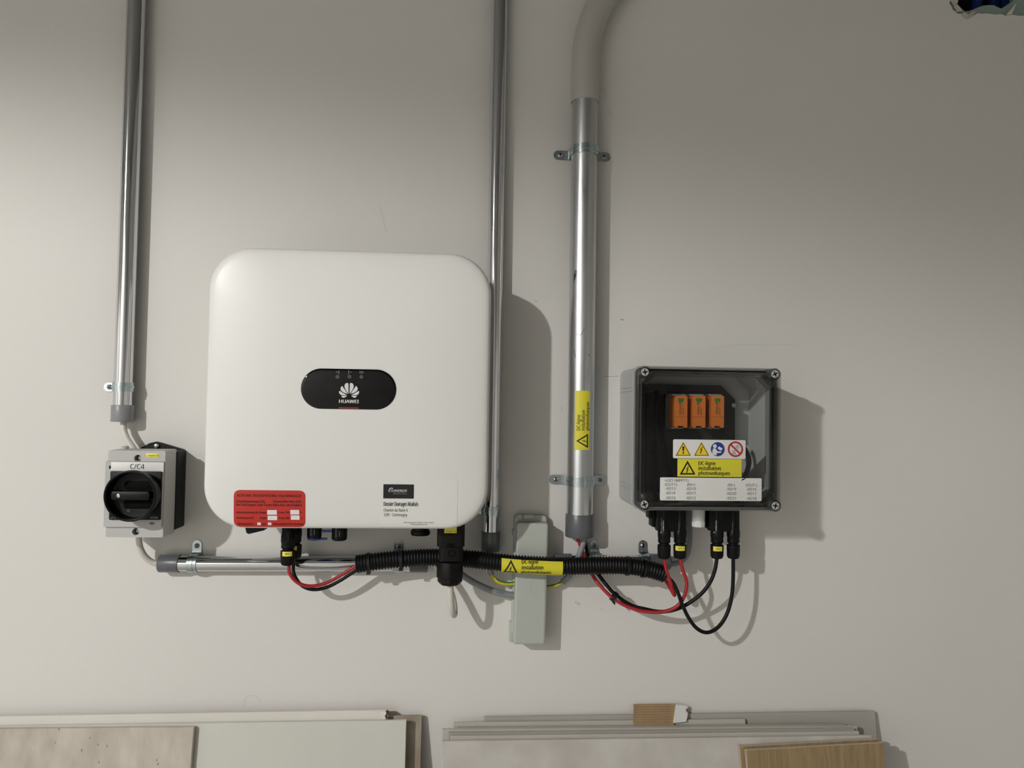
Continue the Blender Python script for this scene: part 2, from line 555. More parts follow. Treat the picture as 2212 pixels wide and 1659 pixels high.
# pencil lines and scuffs on the wall
for pp, wd in (([(1304, 813), (1318, 813.6), (1336, 813)], .9), ([(1245, 1298), (1243, 1301), (1246, 1304), (1250, 1303), (1248, 1307)], 1.0),
               ([(1250, 1301), (1253, 1305), (1252, 1308)], .9), ([(1298, 1315), (1302, 1319)], .8), ([(1300, 190), (1310, 203)], 1.3), ([(1305, 196), (1312, 206)], 1.0),
               ([(1313, 234), (1325, 258)], 1.0), ([(1299, 262), (1301, 275)], .8), ([(821, 445), (827, 472), (836, 503)], .7),
               ([(1340, 690), (1348, 691)], 2.0), ([(1156, 650), (1160, 651)], 1.4), ([(210, 250), (214, 254)], 1.2), ([(735, 250), (737, 254)], 1.2),
               ([(526, 1527), (528, 1512), (537, 1503), (550, 1502), (560, 1510), (564, 1519)], .7), ([(1530, 758), (1560, 748), (1600, 744), (1660, 745), (1722, 744)], .6),
               ([(1547, 1298), (1557, 1303), (1568, 1305)], .6), ([(1213, 878), (1213, 888)], .7), ([(440, 1188), (455, 1192), (470, 1186)], .6)):
    stroke(MB(), pp, wd, 0.0003).build('pencil_mark', M_faint if (len(pp) > 2 and wd < .75) or pp[0][1] < 300 else M_pencil, wall, ang=0, flat=True)

# ------------------------------------------------------------------ conduits and clamps
def clamp(name, X, Z, r, dc, vertical, ears, label, wd=.018, L=.030, group='zinc pipe clamps'):
    """saddle of bent sheet: ears on the wall, strap over the pipe"""
    def P(c, d, a):
        return Vector((X + c, -d, Z + a)) if vertical else Vector((X + a, -d, Z + c))
    t = .0016
    root = empty(name, P(0, 0, 0), label, 'pipe clamp', group)
    prof = []
    q = r + .0005
    if -1 in ears: prof += [(-(q + .007), .0015), (-(q + .0022), .0022), (-q - .0006, .006)]
    else: prof += [(-q * .75, dc - q * .66)]
    a0, a1 = (180 if -1 in ears else 215), (0 if 1 in ears else -35)
    prof += [(q * math.cos(math.radians(a0 + (a1 - a0) * k / 18)), dc + q * math.sin(math.radians(a0 + (a1 - a0) * k / 18))) for k in range(19)]
    if 1 in ears: prof += [(q + .0006, .006), (q + .0022, .0022), (q + .007, .0015)]
    def strip(prof, off, th, h, mb):
        n = len(prof)
        io, oo = [], []
        for i, (c, d) in enumerate(prof):
            c0, d0 = prof[max(i - 1, 0)]
            c1, d1 = prof[min(i + 1, n - 1)]
            tx, ty = c1 - c0, d1 - d0
            l = math.hypot(tx, ty) or 1
            nx, ny = -ty / l, tx / l
            io.append((c + nx * off, d + ny * off))
            oo.append((c + nx * (off + th), d + ny * (off + th)))
        rings = [[P(io[i][0], io[i][1], -h), P(oo[i][0], oo[i][1], -h), P(oo[i][0], oo[i][1], h), P(io[i][0], io[i][1], h)] for i in range(n)]
        mb.loft(rings)
    mb = MB()
    strip(prof, 0, t, wd / 2, mb)
    mb.build('strap', M_zinc, root)
    rib = [(q * math.cos(math.radians(a0 * .94 + (a1 - a0) * .88 * k / 16)), dc + q * math.sin(math.radians(a0 * .94 + (a1 - a0) * .88 * k / 16))) for k in range(17)]
    mb = MB()
    strip(rib, t * .8, .0016, .0022, mb)
    mb.build('strap_rib', M_zinc, root)
    for s in ears:
        c0, c1 = sorted((s * (q + .004), s * (q + L)))
        mb = MB()
        h = wd / 2
        # ear with a round end
        pp = []
        for k in range(9):
            a = math.radians(-90 + 180 * k / 8)
            pp.append((s * (q + L - h) + s * h * math.cos(a), h * math.sin(a)))
        pp = [(s * (q + .003), -h)] + pp + [(s * (q + .003), h)]
        mb.loft([[P(c, d, a) for c, a in pp] for d in (.0006, .0022)])
        mb.build('ear', M_zinc, root)
        sc = s * (q + L * .58)
        o = P(sc, 0, 0)
        hd = MB().lathe([(.0050, .0022), (.0050, .0036), (.0036, .0050), (.0012, .0055)], o, 'D', 16).build('screw', M_screw, root)
        mb = MB()
        for a in (35, 125):
            ca, sa = math.cos(math.radians(a)), math.sin(math.radians(a))
            mb.poly([o + Vector((ca * u - sa * v, -.0057, sa * u + ca * v)) for u, v in ((-.0028, -.0006), (.0028, -.0006), (.0028, .0006), (-.0028, .0006))])
        mb.build('cross_slot', M_dark, hd, ang=0, flat=True)
    return root

def vx(px_top, y_top, px_bot, y_bot, d):
    return (W(px_top, y_top, d).x + W(px_bot, y_bot, d).x) / 2
def vpipe(name, X, d, r, z0, z1, m, label, sleeve=None, sm=None):
    root = empty(name, (X, -d, z0), label, 'conduit')
    mb = MB()
    mb.lathe([(r, z0), (r, z1)], (X, -d, 0), 'Z', 48)
    mb.build('tube', m, root)
    if sleeve:
        rs, s0, s1 = sleeve
        mb = MB()
        mb.lathe([(r - .003, s0 + .012), (r - .003, s0), (rs - .0008, s0), (rs, s0 + .0012), (rs, s1 - .001), (rs - .0006, s1), (r - .0005, s1)], (X, -d, 0), 'Z', 40, caps=False)
        mb.lathe([(r - .003, s0 + .010), (.0005, s0 + .010)], (X, -d, 0), 'Z', 40, caps=False)
        mb.build('end_sleeve', sm, root)
    return root

# left steel conduit
dL = .0215
XA = vx(290, 5, 270, 860, dL)
vpipe('steel_conduit', XA, dL, .0180, W(268, 905, dL).z, ZC - .001, M_steel, 'shiny vertical steel conduit above the grey rotary switch',
      (.0212, W(268, 911, dL).z, W(268, 875, dL).z), M_sleeve)
clamp('pipe_clamp', XA, W(262, 836, dL).z, .0180, dL, True, (-1,), 'zinc clamp with one ear on the conduit above the rotary switch', L=.028)
# middle steel conduit
dM = .0193
XB = vx(1080, 5, 1060, 1130, dM)
vpipe('steel_conduit', XB, dM, .0162, W(1059, 1180, dM).z, ZC - .001, M_steel, 'shiny vertical steel conduit passing behind the white inverter',
      (.0190, W(1059, 1190, dM).z, W(1059, 1148, dM).z), M_sleeved)
clamp('pipe_clamp', XB, W(1061, 1103, dM).z, .0162, dM, True, (-1,), 'zinc clamp on the conduit at the inverter lower corner', L=.026)
# large aluminium conduit
dG, rG = .0300, .0270
XG = vx(1262, 300, 1253, 1100, dG)
big = vpipe('aluminium_conduit', XG, dG, rG, W(1253, 1140, dG).z, W(1262, 200, dG).z, M_alu, 'thick dull aluminium conduit with a yellow warning label',
            (.0294, W(1253, 1159, dG).z, W(1253, 1110, dG).z), M_sleeved)
for y, lb in ((329, 'zinc two-eared clamp near the top of the aluminium conduit'), (1039, 'zinc two-eared clamp near the bottom of the aluminium conduit')):
    clamp('pipe_clamp', XG, W(1257, y + (2 if y < 500 else -1), .02).z, rG, dG, True, (-1, 1), lb, wd=.0195, L=.0335)
# pvc elbow and the run that leaves the frame
zb = W(1262, 222, dG).z
zs_ = W(1262, 130, dG).z
RB = .262
el = empty('conduit_elbow', (XG, -dG, zb), 'grey plastic elbow on top of the aluminium conduit', 'conduit')
path = [Vector((XG, -dG, zb))] + [Vector((XG, -dG, zb + (zs_ - zb) * k / 3)) for k in (1, 2)]
path += [Vector((XG + RB * (1 - math.cos(a)), -dG, zs_ + RB * math.sin(a))) for a in [math.radians(90 * k / 20) for k in range(21)]]
path += [Vector((XG + RB + .12, -dG, zs_ + RB))]
MB().tube(path, .0292, 40).build('bend', M_pvc, el)
MB().tube([Vector((XG + RB + .06, -dG, zs_ + RB)), Vector((XR - .002, -dG, zs_ + RB))], rG, 36).build('run', M_alu, el)

# label and marks on the aluminium conduit
def on_pipe(x0, e):
    def fn(p):
        a = (p.x - XG) / (rG + e)
        return (XG + (rG + e) * math.sin(a), -(dG + (rG + e) * math.cos(a)), p.z)
    return fn
dF = dG + rG
a, b, c, e = R(1241, 844, 1275, 972, dF)
off = .0
g = MB()
rows = [[Vector((a + (b - a) * i / 12, -dF, z)) for i in range(13)] for z in (c, e)]
g.loft(rows, False, False, closed=False)
lab = g.warp(on_pipe(0, .0004)).build('warning_label', M_yel, big, flat=True)
lab['label'] = 'yellow label with warning triangle and upright lettering'
def yellow_print(mb, d, tri, lines, up=False):
    for s, x0, x1, yb, cap in lines:
        text(mb, s, x0, x1, yb, cap, d, .008, up)
def tri_ring(mb, A, B, Cc, wpx, d, rnd=0):
    """thick triangle outline as three strokes"""
    cx, cy = (A[0] + B[0] + Cc[0]) / 3, (A[1] + B[1] + Cc[1]) / 3
    outer = [A, B, Cc]
    def inset(pp, q):
        out = []
        for i in range(3):
            p0, p, p1 = Vector(pp[i - 1]), Vector(pp[i]), Vector(pp[(i + 1) % 3])
            u1, u2 = (p0 - p).normalized(), (p1 - p).normalized()
            h = (u1 + u2).normalized()
            s = math.sin(u1.angle(u2) / 2)
            out.append(tuple(p + h * q / s))
        return out
    inn = inset(outer, wpx)
    mb.loft([[W(x, y, d) for x, y in outer], [W(x, y, d) for x, y in inn]], False, False)
    return inn
def bolt(mb, cx, cy, h, d, up=False):
    s = h / 10
    pp = [(1.2, -5), (-2.4, .3), (-.4, -.2), (-1.6, 3.4), (-2.3, 2.8), (-1.4, 5.2), (.4, 3.2), (-.5, 3.3), (1.6, -1.2), (-.3, -.6), (2.2, -5)]
    pp = [(cx + x * s, cy + y * s) for x, y in pp] if not up else [(cx + y * s, cy - x * s) for x, y in pp]
    return pxpoly(mb, pp, d)
mb = MB()
text(mb, 'DC-ligne', 930, 896, 1253, 7.6, dF, .010, True)
text(mb, 'installation', 930, 886, 1263, 7.6, dF, .010, True)
text(mb, 'photovoltaiques', 930, 868, 1273, 7.6, dF, .010, True)
tri_ring(mb, (1244.5, 952.5), (1270.5, 937), (1270.5, 968), 2.7, dF)
bolt(mb, 1262, 952.5, 11, dF, True)
mb.fine(.004).warp(on_pipe(0, .0007)).build('lettering', M_print, lab, ang=0, flat=True)
for pp, wd in (([(1243, 582), (1241, 587), (1240, 593), (1238.5, 599), (1239, 606)], 1.6), ([(1245, 584), (1243.5, 589), (1244, 594), (1242, 599)], 1.3), ([(1239, 589), (1238, 595), (1240, 601), (1238, 609)], 1.3), ([(1241.5, 590), (1242, 596), (1240.5, 602)], 1.4),
               ([(1262, 709), (1259, 717), (1254, 724), (1249, 723), (1245, 721)], .8), ([(1239.5, 755), (1241, 764), (1243, 772)], 1.0),
               ([(1254, 765), (1272, 765)], .6), ([(1271, 764), (1273, 769), (1276, 766)], 1.0)):
    stroke(MB(), pp, wd, dF).warp(on_pipe(0, .0004)).build('scuff_mark', M_smudge, big, ang=0, flat=True)

def hpipe(name, x0, x1, Zc, d, r, label, sl, sr, rs):
    root = empty(name, (x0, -d, Zc), label, 'conduit')
    MB().lathe([(r, x0), (r, x1)], (0, -d, Zc), 'X', 40).build('tube', M_steel_h, root)
    for s in (sl, sr):
        if s:
            s0, s1, fl = s
            pr = [(r - .003, .010), (r - .003, 0), (rs - .0014, 0), (rs, .002), (rs, s1 - s0), (r - .0004, s1 - s0)]
            pr = [(q, s0 + h) for q, h in pr] if fl > 0 else [(q, s1 - h) for q, h in pr]
            mb = MB().lathe(pr, (0, -d, Zc), 'X', 36, caps=False)
            e = s0 + .008 if fl > 0 else s1 - .008
            mb.lathe([(r - .003, e), (.0005, e)], (0, -d, Zc), 'X', 36, caps=False)
            mb.build('end_sleeve', M_sleeved, root)
    return root
M_steel_h = mat('polished_conduit_h', '#d4d6d8', 0.09, metal=1.0, rvar=0.03, vscale=30, stretch=(.1, 1, 1))
dH = .020
ZH = W(500, 1217.5, dH).z
x0 = W(344, 1217, dH).x
x1 = W(924, 1213, dH).x
hpipe('steel_conduit', x0 + .004, x1 - .004, ZH, dH, .0152, 'shiny horizontal steel conduit running below the inverter',
      (x0, W(388, 1217, dH).x, 1), (W(886, 1213, dH).x, x1, -1), .0172)
clamp('pipe_clamp', W(426, 1190, 0).x, ZH, .0152, dH, False, (1,), 'zinc clamp on the horizontal conduit beside its dark end sleeve', wd=.018, L=.028)
clamp('pipe_clamp', W(861, 1190, 0).x, ZH, .0152, dH, False, (1,), 'zinc clamp peeking above the corrugated tube below the white sticker', wd=.018, L=.029)
ZR = W(1300, 1213, dH).z
x0, x1 = W(1197, 1210, dH).x, W(1447, 1212, dH).x
hpipe('steel_conduit', x0 + .004, x1 - .004, ZR, dH, .0135, 'short horizontal steel conduit hidden behind the corrugated tube',
      (x0, W(1234, 1210, dH).x, 1), (W(1403, 1213, dH).x, x1, -1), .0160)
clamp('pipe_clamp', W(1283, 1190, 0).x, ZR, .0135, dH, False, (1,), 'zinc clamp beside the lower end of the aluminium conduit', wd=.0175, L=.027)
clamp('pipe_clamp', W(1388, 1190, 0).x, ZR, .0135, dH, False, (1,), 'zinc clamp below the lower corner of the clear box', wd=.0180, L=.027)

# ------------------------------------------------------------------ inverter
dO, dFr = .155, .178           # depth of the cover's outline and of its front
X0, X1 = W(447, 840, dO).x, W(1058, 840, dO).x
Z1, Z0 = W(755, 541.5, dO).z, W(755, 1142, dO).z
inv = empty('solar_inverter', ((X0 + X1) / 2, 0, Z0), 'large white rounded solar inverter with a black oval display', 'inverter')
rc = .078
PROF = [(0, .150), (.0010, .1575), (.003, .1625), (.006, .1652), (.012, .1672), (.020, .1688), (.032, .1705), (.05, .1726), (.072, .1746), (.1, .1763), (.13, .1774), (.165, .178)]
rad_at = lambda i: rc - .25 * i          # corner radius of the contour i metres inside the outline
rings = [rr(X0, X1, Z0, Z1, rad_at(i) + i, i, 14, d) for i, d in [(.004, .118), (.0, .128)] + PROF]
MB().loft(rings).build('front_cover', M_white, inv, ang=50)
MB().rbox(X0 + .018, X1 - .018, .03, .120, Z0 + .024, Z1 - .018, .06, .004, 8).build('body', M_offw, inv)
MB().rbox(X0 + .10, X1 - .10, .0, .032, Z0 + .10, Z1 - .06, .01, .002).build('wall_bracket', M_zinc, inv)
# display
fd = .1783
a, b, c, e = R(650, 797, 856, 884, fd)
disp = MB().loft([rr(a, b, c, e, (e - c) / 2, i, 14, d) for i, d in ((0, fd - .001), (0, fd + .0004), (.0006, fd + .0012), (.0018, fd + .0018), (.004, fd + .0020))]).build('display_panel', M_gloss, inv, ang=60)
disp['label'] = 'glossy black oval display panel'
pd = fd + .0023
zx = lambda x: 640 + x / 9.617
zy = lambda y: 780 + y / 9.617
petals = [[(1108, 680), (1111, 475), (1122, 457), (1150, 455), (1180, 475), (1193, 510), (1190, 545), (1165, 600), (1130, 655)],
          [(1130, 683), (1160, 630), (1240, 515), (1262, 535), (1277, 570), (1270, 605), (1240, 635), (1190, 662)],
          [(1140, 710), (1300, 617), (1307, 645), (1295, 680), (1265, 704), (1225, 710)],
          [(1138, 722), (1260, 722), (1245, 750), (1215, 763), (1185, 755)]]
for pp in petals:
    for s in (1, -1):
        pxpoly(MB(), [(zx(1097 + s * (x - 1097)), zy(y)) for x, y in pp], pd).build('logo_petal', M_print_w, disp, ang=0, flat=True)
text(MB(), 'HUAWEI', zx(885), zx(1300), zy(868), 68 / 9.617, pd, .02).build('lettering', M_print_w, disp, ang=0, flat=True)
for x, y in ((855, 328), (1105, 325), (1350, 328)):
    pxdisc(MB(), zx(x), zy(y), 39 / 9.617, pd).build('indicator_light', M_led, disp, ang=0, flat=True)
mb = MB()
text(mb, '=[', zx(822), zx(900), zy(255), 6, pd, .0)
text(mb, ']~', zx(1070), zx(1152), zy(255), 6, pd, .0)
text(mb, '(', zx(1310), zx(1325), zy(250), 5, pd, 0)
text(mb, '(', zx(1330), zx(1342), zy(245), 4, pd, 0)
text(mb, ')', zx(1362), zx(1374), zy(245), 4, pd, 0)
text(mb, ')', zx(1380), zx(1395), zy(250), 5, pd, 0)
pxrect(mb, zx(1349), zy(215), zx(1356), zy(268), pd)
mb.build('symbols', M_print_g, disp, ang=0, flat=True)
pxrect(MB(), zx(882), zy(957), zx(1298), zy(990), pd).build('red_strip', M_redp, disp, ang=0, flat=True)

# point on the cover's front: the stickers follow the slightly domed rim
def cover_depth(x, z):
    cx, cz, hx, hz = (X0 + X1) / 2, (Z0 + Z1) / 2, (X1 - X0) / 2, (Z1 - Z0) / 2
    def outside(i):
        r = rad_at(i)
        qx, qz = abs(x - cx) - (hx - i - r), abs(z - cz) - (hz - i - r)
        return math.hypot(max(qx, 0), max(qz, 0)) + min(max(qx, qz), 0) - r
    lo_, hi_ = 0.0, .165
    if outside(hi_) <= 0: return .178
    for _ in range(24):
        m_ = (lo_ + hi_) / 2
        if outside(m_) > 0: hi_ = m_
        else: lo_ = m_
    for (q0, d0), (q1, d1) in zip(PROF, PROF[1:]):
        if lo_ <= q1: return d0 + (d1 - d0) * max(0, (lo_ - q0)) / (q1 - q0)
    return .178
def on_cover(e, d):
    return lambda p: (p.x, -(cover_depth(p.x, p.z) + e + max(0, -p.y - d)), p.z)
def cover_sheet(x0, y0, x1, y1, d, r, e, mb):
    a, b, c, f = R(x0, y0, x1, y1, d)
    rows = []
    N = 48 if r > 0 else 8
    for i in range(N + 1):
        z = c + (f - c) * i / N
        dz = min(z - c, f - z)
        ins = r - math.sqrt(max(0, r * r - (r - dz) ** 2)) if dz < r else 0
        rows.append([Vector((a + ins + (b - a - 2 * ins) * k / 24, -d, z)) for k in range(25)])
    # finer rows near the lower rim
    mb.loft(rows, False, False, closed=False)
    return mb.warp(on_cover(e, d))
ds = .1745
# red warning sticker
red = cover_sheet(503.3, 1059, 658.8, 1140.3, ds, 12 * S(ds), .0005, MB()).build('red_warning_label', M_reds, inv, ang=0, flat=True)
red['label'] = 'red rounded warning sticker with white boxes'
zx = lambda x: 490 + x / 11.642
zy = lambda y: 1040 + y / 11.642 + (0.6 if y < 600 else 0)
mb = MB()
for s, x0, x1, yb, cap, bd in (('ACHTUNG RÜCKSPEISUNG SOLARANLAGE!', 235, 1868, 378, 64, .006), ('Fremdspannung EEA!', 225, 950, 525, 60, .008), ('Trennstelle Netz-EEA!', 1150, 1870, 527, 60, .008),
                               ('Bei Störungen oder Feuer bitte hier abschalten!', 228, 1882, 618, 58, .008), ('Betriebsspannung DC (Umpp)', 225, 975, 808, 48, .004), ('V max. (VO)', 1280, 1562, 808, 48, .004), ('V', 1842, 1870, 806, 44, .01),
                               ('Betriebsstrom DC', 225, 665, 950, 48, .004), ('(Impp)', 815, 975, 950, 48, .004), ('A max. (IK)', 1285, 1550, 950, 48, .004), ('A', 1848, 1876, 948, 44, .01),
                               ('Wechselrichter', 235, 640, 1106, 48, .004), ('mit', 860, 945, 1106, 48, .004), ('ohne galvanische Trennung', 1130, 1895, 1106, 48, .004)):
    text(mb, s, zx(x0), zx(x1), zy(yb), cap / 11.642, ds, bd)
mb.fine(.005).warp(on_cover(.0009, ds)).build('lettering', M_darkred, red, ang=0, flat=True)
for x0, y0, x1, y1 in ((1003, 725, 1245, 845), (1587, 722, 1810, 840), (1010, 870, 1250, 985), (1595, 862, 1815, 975), (740, 1045, 828, 1117), (1010, 1045, 1097, 1117)):
    cover_sheet(zx(x0), 1040 + y0 / 11.642, zx(x1), 1040 + y1 / 11.642, ds, 0, .0009, MB()).build('blank_field', M_boxw, red, ang=0, flat=True)
# white information sticker
info = cover_sheet(820, 1036, 988, 1141, ds, .0005, .0004, MB()).build('information_label', M_lab2, inv, ang=0, flat=True)
info['label'] = 'white information sticker with a black logo block'
zx = lambda x: 810 + x / 11.06
zy = lambda y: 1030 + y / 11.06
blk = cover_sheet(zx(200), zy(178), zx(928), zy(520), ds, 0, .0008, MB()).build('logo_block', M_print, info, ang=0, flat=True)
mb = MB()
text(mb, 'SUNERGIE', zx(372), zx(768), zy(353), 52 / 11.06, ds, .012)
pxring(mb, zx(395), zy(325), 48 / 11.06, 66 / 11.06, ds, 16, 52, 218)
mb.warp(on_cover(.0012, ds)).build('logo_lettering', M_print_w, info, ang=0, flat=True)
mb = MB()
text(mb, 'INSTALLATIONS', zx(440), zx(697), zy(389), 20 / 11.06, ds, .0)
text(mb, 'PHOTOVOLTAÏQUES', zx(435), zx(766), zy(418), 22 / 11.06, ds, .0)
mb.warp(on_cover(.0012, ds)).build('logo_subtitle', M_print_g, info, ang=0, flat=True)
mb = MB()
for s, x0, x1, yb, cap, bd in (('Dossier Ouvrages Réalisés', 203, 1030, 697, 95, .010), ('Chemin du Nant 4', 202, 775, 835, 68, .0), ('1291 - Commugny', 205, 766, 947, 68, .0),
                               ('Chemin des champs-courbes 5 - 1024 - Ecublens', 680, 1405, 1117, 28, .0), ('info@sunergie-solutions.ch', 840, 1250, 1165, 28, .0)):
    text(mb, s, zx(x0), zx(x1), zy(yb), cap / 11.06, ds, bd)
mb.fine(.005).warp(on_cover(.0009, ds)).build('lettering', M_print, info, ang=0, flat=True)

# underside fittings of the inverter
zbody = Z0 + .024
# lever of the DC switch
p = [W(x, y, .10) for x, y in ((533, 1136), (576, 1136), (574, 1143.5), (541, 1151.5), (536, 1149))]
MB().loft([[q + Vector((0, dy, 0)) for q in p] for dy in (.012, -.012)]).build('dc_switch_lever', M_black, inv)
def port(x, y1, d, r, name, cap=None):
    o = W(x, y1, d)
    h = zbody - o.z
    mb = MB().lathe([(r * .9, h), (r * .9, h * .55), (r, h * .5), (r, .006), (r * .95, .002), (r * .8, 0)], o, 'Z', 20)
    pt = mb.build(name, M_black, inv)
    mk = MB()  # thin pale grey bars on the front of the port
    for dx, t0, t1 in ((-.3, .0, .024), (.15, .001, .012)):
        mk.box(o.x + r * dx - .0005, o.x + r * dx + .0005, d + r * .94, d + r * 1.01, o.z + .008 + t0, o.z + .008 + t1)
    mk.build('pale_bars', M_print_g, pt, ang=0)
    if cap:
        cb = MB().lathe([(r * .9, .003), (r * .95, .001), (r * .9, -.0015), (r * .5, -.003), (.001, -.003)], o, 'Z', 20)
        cb.box(o.x + r * .7, o.x + r * 1.75, d - .004, d + .004, o.z - .002, o.z + .0015)
        cb.box(o.x + r * .7, o.x + r * 2.4, d - .004, d + .004, o.z + .0130, o.z + .0165)
        tag(cb.build('dust_cap', M_bluecap, pt), 'blue dust cap with pull tabs')
    return pt
port(679, 1163.5, .072, .0140, 'dc_port', True)
port(733, 1167, .072, .0150, 'dc_port')
mb = MB()
o = W(908, 1156, .07)
mb.lathe([(.0165, zbody - o.z), (.0165, .010), (.0190, .009), (.0190, .003), (.0175, .0005), (.001, 0)], o, 'Z', 24)
mb.build('antenna_port', M_black, inv)

# ------------------------------------------------------------------ photovoltaic connectors and cables
def connector(parent, x, ytop, yneck, ybot, d, r, tagtext=None, tagbox=None, print_=False, zt=None):
    top, nk, bt = W(x, ytop, d), W(x, yneck, d), W(x, ybot, d)
    zt = top.z if zt is None else zt
    o = Vector((nk.x, -d, 0))
    mb = MB().lathe([(r * .9, zt), (r * .92, nk.z + .028), (r, nk.z + .026), (r, nk.z + .014), (r * .93, nk.z + .012), (r * .95, nk.z + .003), (r * .8, nk.z + .001)], o, 'Z', 16)
    if not print_: mb.box(o.x - r * .35, o.x + r * .35, d + r * .7, d + r * 1.08, nk.z + .016, nk.z + .034)
    body = mb.build('connector_body', M_black, parent)
    MB().lathe([(r * .74, nk.z + .003), (r * .74, nk.z - .004)], o, 'Z', 16).build('connector_neck', M_black, parent)
    L = nk.z - .002 - bt.z
    nut = MB().lathe([(r * .9, bt.z + L), (r, bt.z + L - .001), (r, bt.z + L * .62), (r * .985, bt.z + L * .6), (r * .97, bt.z + L * .2), (r * .80, bt.z + .001), (r * .55, bt.z)], o, 'Z', 36,
                     wob=lambda k: 1.0 if k % 4 else .965).build('connector_nut', M_black2, parent)
    if tagtext:
        x0, y0, x1, y1 = tagbox
        df = d + r
        fn = lambda e: (lambda p: (o.x + (r + e) * math.sin((p.x - o.x) / r), -(d + (r + e) * math.cos((p.x - o.x) / r)), p.z))
        a, b, c, e_ = R(x0, y0, x1, y1, df)
        a, b = max(a, o.x - r * 1.25), min(b, o.x + r * 1.25)
        g = MB().loft([[Vector((a + (b - a) * i / 10, -df, z)) for i in range(11)] for z in (c, e_)], False, False, closed=False)
        tg = g.warp(fn(.0004)).build('name_tag', M_yel2, parent, flat=True)
        tg['label'] = 'small yellow tag'
        h = y1 - y0
        mb = text(MB(), tagtext, x0 + (x1 - x0) * .28, x1 - (x1 - x0) * .08, y1 - h * .30, h * .40, df, .01)
        mb.fine(.003).warp(fn(.0007)).build('lettering', M_print, tg, ang=0, flat=True)
    if print_:
        df = d + r
        fn2 = lambda p: (o.x + (r + .0004) * math.sin((p.x - o.x) / r), -(d + (r + .0004) * math.cos((p.x - o.x) / r)), p.z)
        mb = MB()
        text(mb, 'Do not disconnect', 1152, 1118, x - 5.2, 2.6, df, 0, True)
        text(mb, 'under load', 1146, 1125, x - .6, 2.6, df, 0, True)
        mb.warp(fn2).build('lettering', M_print_w, body, ang=0, flat=True)
def cable(name, path, r, m, label, cat='cable', group=None, seg=12, n=8):
    root = empty(name, path[-1], label, cat, group)
    MB().tube(cr(path, n), r, seg).build('sheath', m, root)
    return root

# corrugated tube path
tube_px = [(772, 1218.5, .058), (800, 1214.5, .060), (860, 1208, .058), (940, 1204, .053), (1003, 1206.5, .055), (1060, 1212.5, .066), (1110, 1217.5, .0715), (1160, 1220.5, .0725), (1215, 1222.5, .071),
           (1290, 1221.5, .066), (1345, 1221.5, .066), (1385, 1226, .066), (1415, 1233, .067), (1436, 1240, .068)]
tp = resample(cr(pts(tube_px), 16), .00148)
rt = .0176
rad = [(rt, rt, rt * .86, rt * .86)[i % 4] for i in range(len(tp))]
ctube = empty('corrugated_tube', tp[0], 'black corrugated plastic tube strung below the inverter', 'cable tube')
mb = MB().tube(tp, rad, 28, caps=False)
# open ends with an inner wall
for seq in (tp[:10], tp[::-1][:10]):
    mb.tube(seq, [rt * .8] * 9 + [.0004], 28, caps=False)
    mb.tube([seq[0], seq[0] + (seq[1] - seq[0]) * .01], [rt, rt * .8], 28, caps=False)
mb.build('corrugated_wall', M_corr, ctube, ang=70)
# wrap-around label on the tube
A_, B_ = W(1083.5, 1216.5, .072), W(1216.5, 1222.5, .0715)
ax = (B_ - A_)
def on_tube(e, turn):
    def fn(p):
        s = (p.x - A_.x) / (B_.x - A_.x)
        c = tp_at(p.x)
        zl = p.z - c.z
        a = zl / rt - turn
        return (p.x, c.y - (rt + e) * math.cos(a), c.z + (rt + e) * math.sin(a))
    return fn
def tp_at(x):
    for a, b in zip(tp, tp[1:]):
        if a.x <= x <= b.x:
            return a.lerp(b, (x - a.x) / max(1e-9, b.x - a.x))
    return tp[-1] if x > tp[-1].x else tp[0]
dT = .072 + rt
turn = .30
hh = .0178
xa, xb = W(1083.5, 1218, dT).x, W(1216.5, 1222, dT).x
rows = []
for i in range(15):
    row = []
    for k in range(13):
        x = xa + (xb - xa) * k / 12
        row.append(Vector((x, 0, tp_at(x).z - hh * .96 + 2 * hh * .96 * i / 14)))
    rows.append(row)
lab = MB().loft(rows, False, False, closed=False).warp(on_tube(.0007, turn)).build('warning_label', M_yel, ctube, flat=True)
lab['label'] = 'yellow warning label wrapped around the tube'
def flat_label_print(warp, cx, d, lines, tri, wp, bh, parent):
    mb = MB()
    for s, x0, x1, yb, cap in lines:
        text(mb, s, x0, x1, yb, cap, d, .012)
    inn = tri_ring(mb, *tri, wp, d)
    bx, by = (inn[0][0] + inn[1][0] + inn[2][0]) / 3, (inn[0][1] + inn[1][1] + inn[2][1]) / 3
    bolt(mb, bx, by - bh * .05, bh, d)
    if warp: mb.fine(.003).warp(warp)
    return mb.build('lettering', M_print, parent, ang=0, flat=True)
# rows of the flat label before wrapping (centre row 1221)
flat_label_print(on_tube(.0014, turn), 0, dT, (('DC-ligne', 1127, 1163, 1212.0, 8.0), ('installation', 1127, 1173.5, 1223.6, 8.0), ('photovoltaiques', 1126, 1191, 1235.2, 8.0)),
                 ((1104, 1204), (1087, 1233), (1119, 1234)), 3.1, 13, lab)

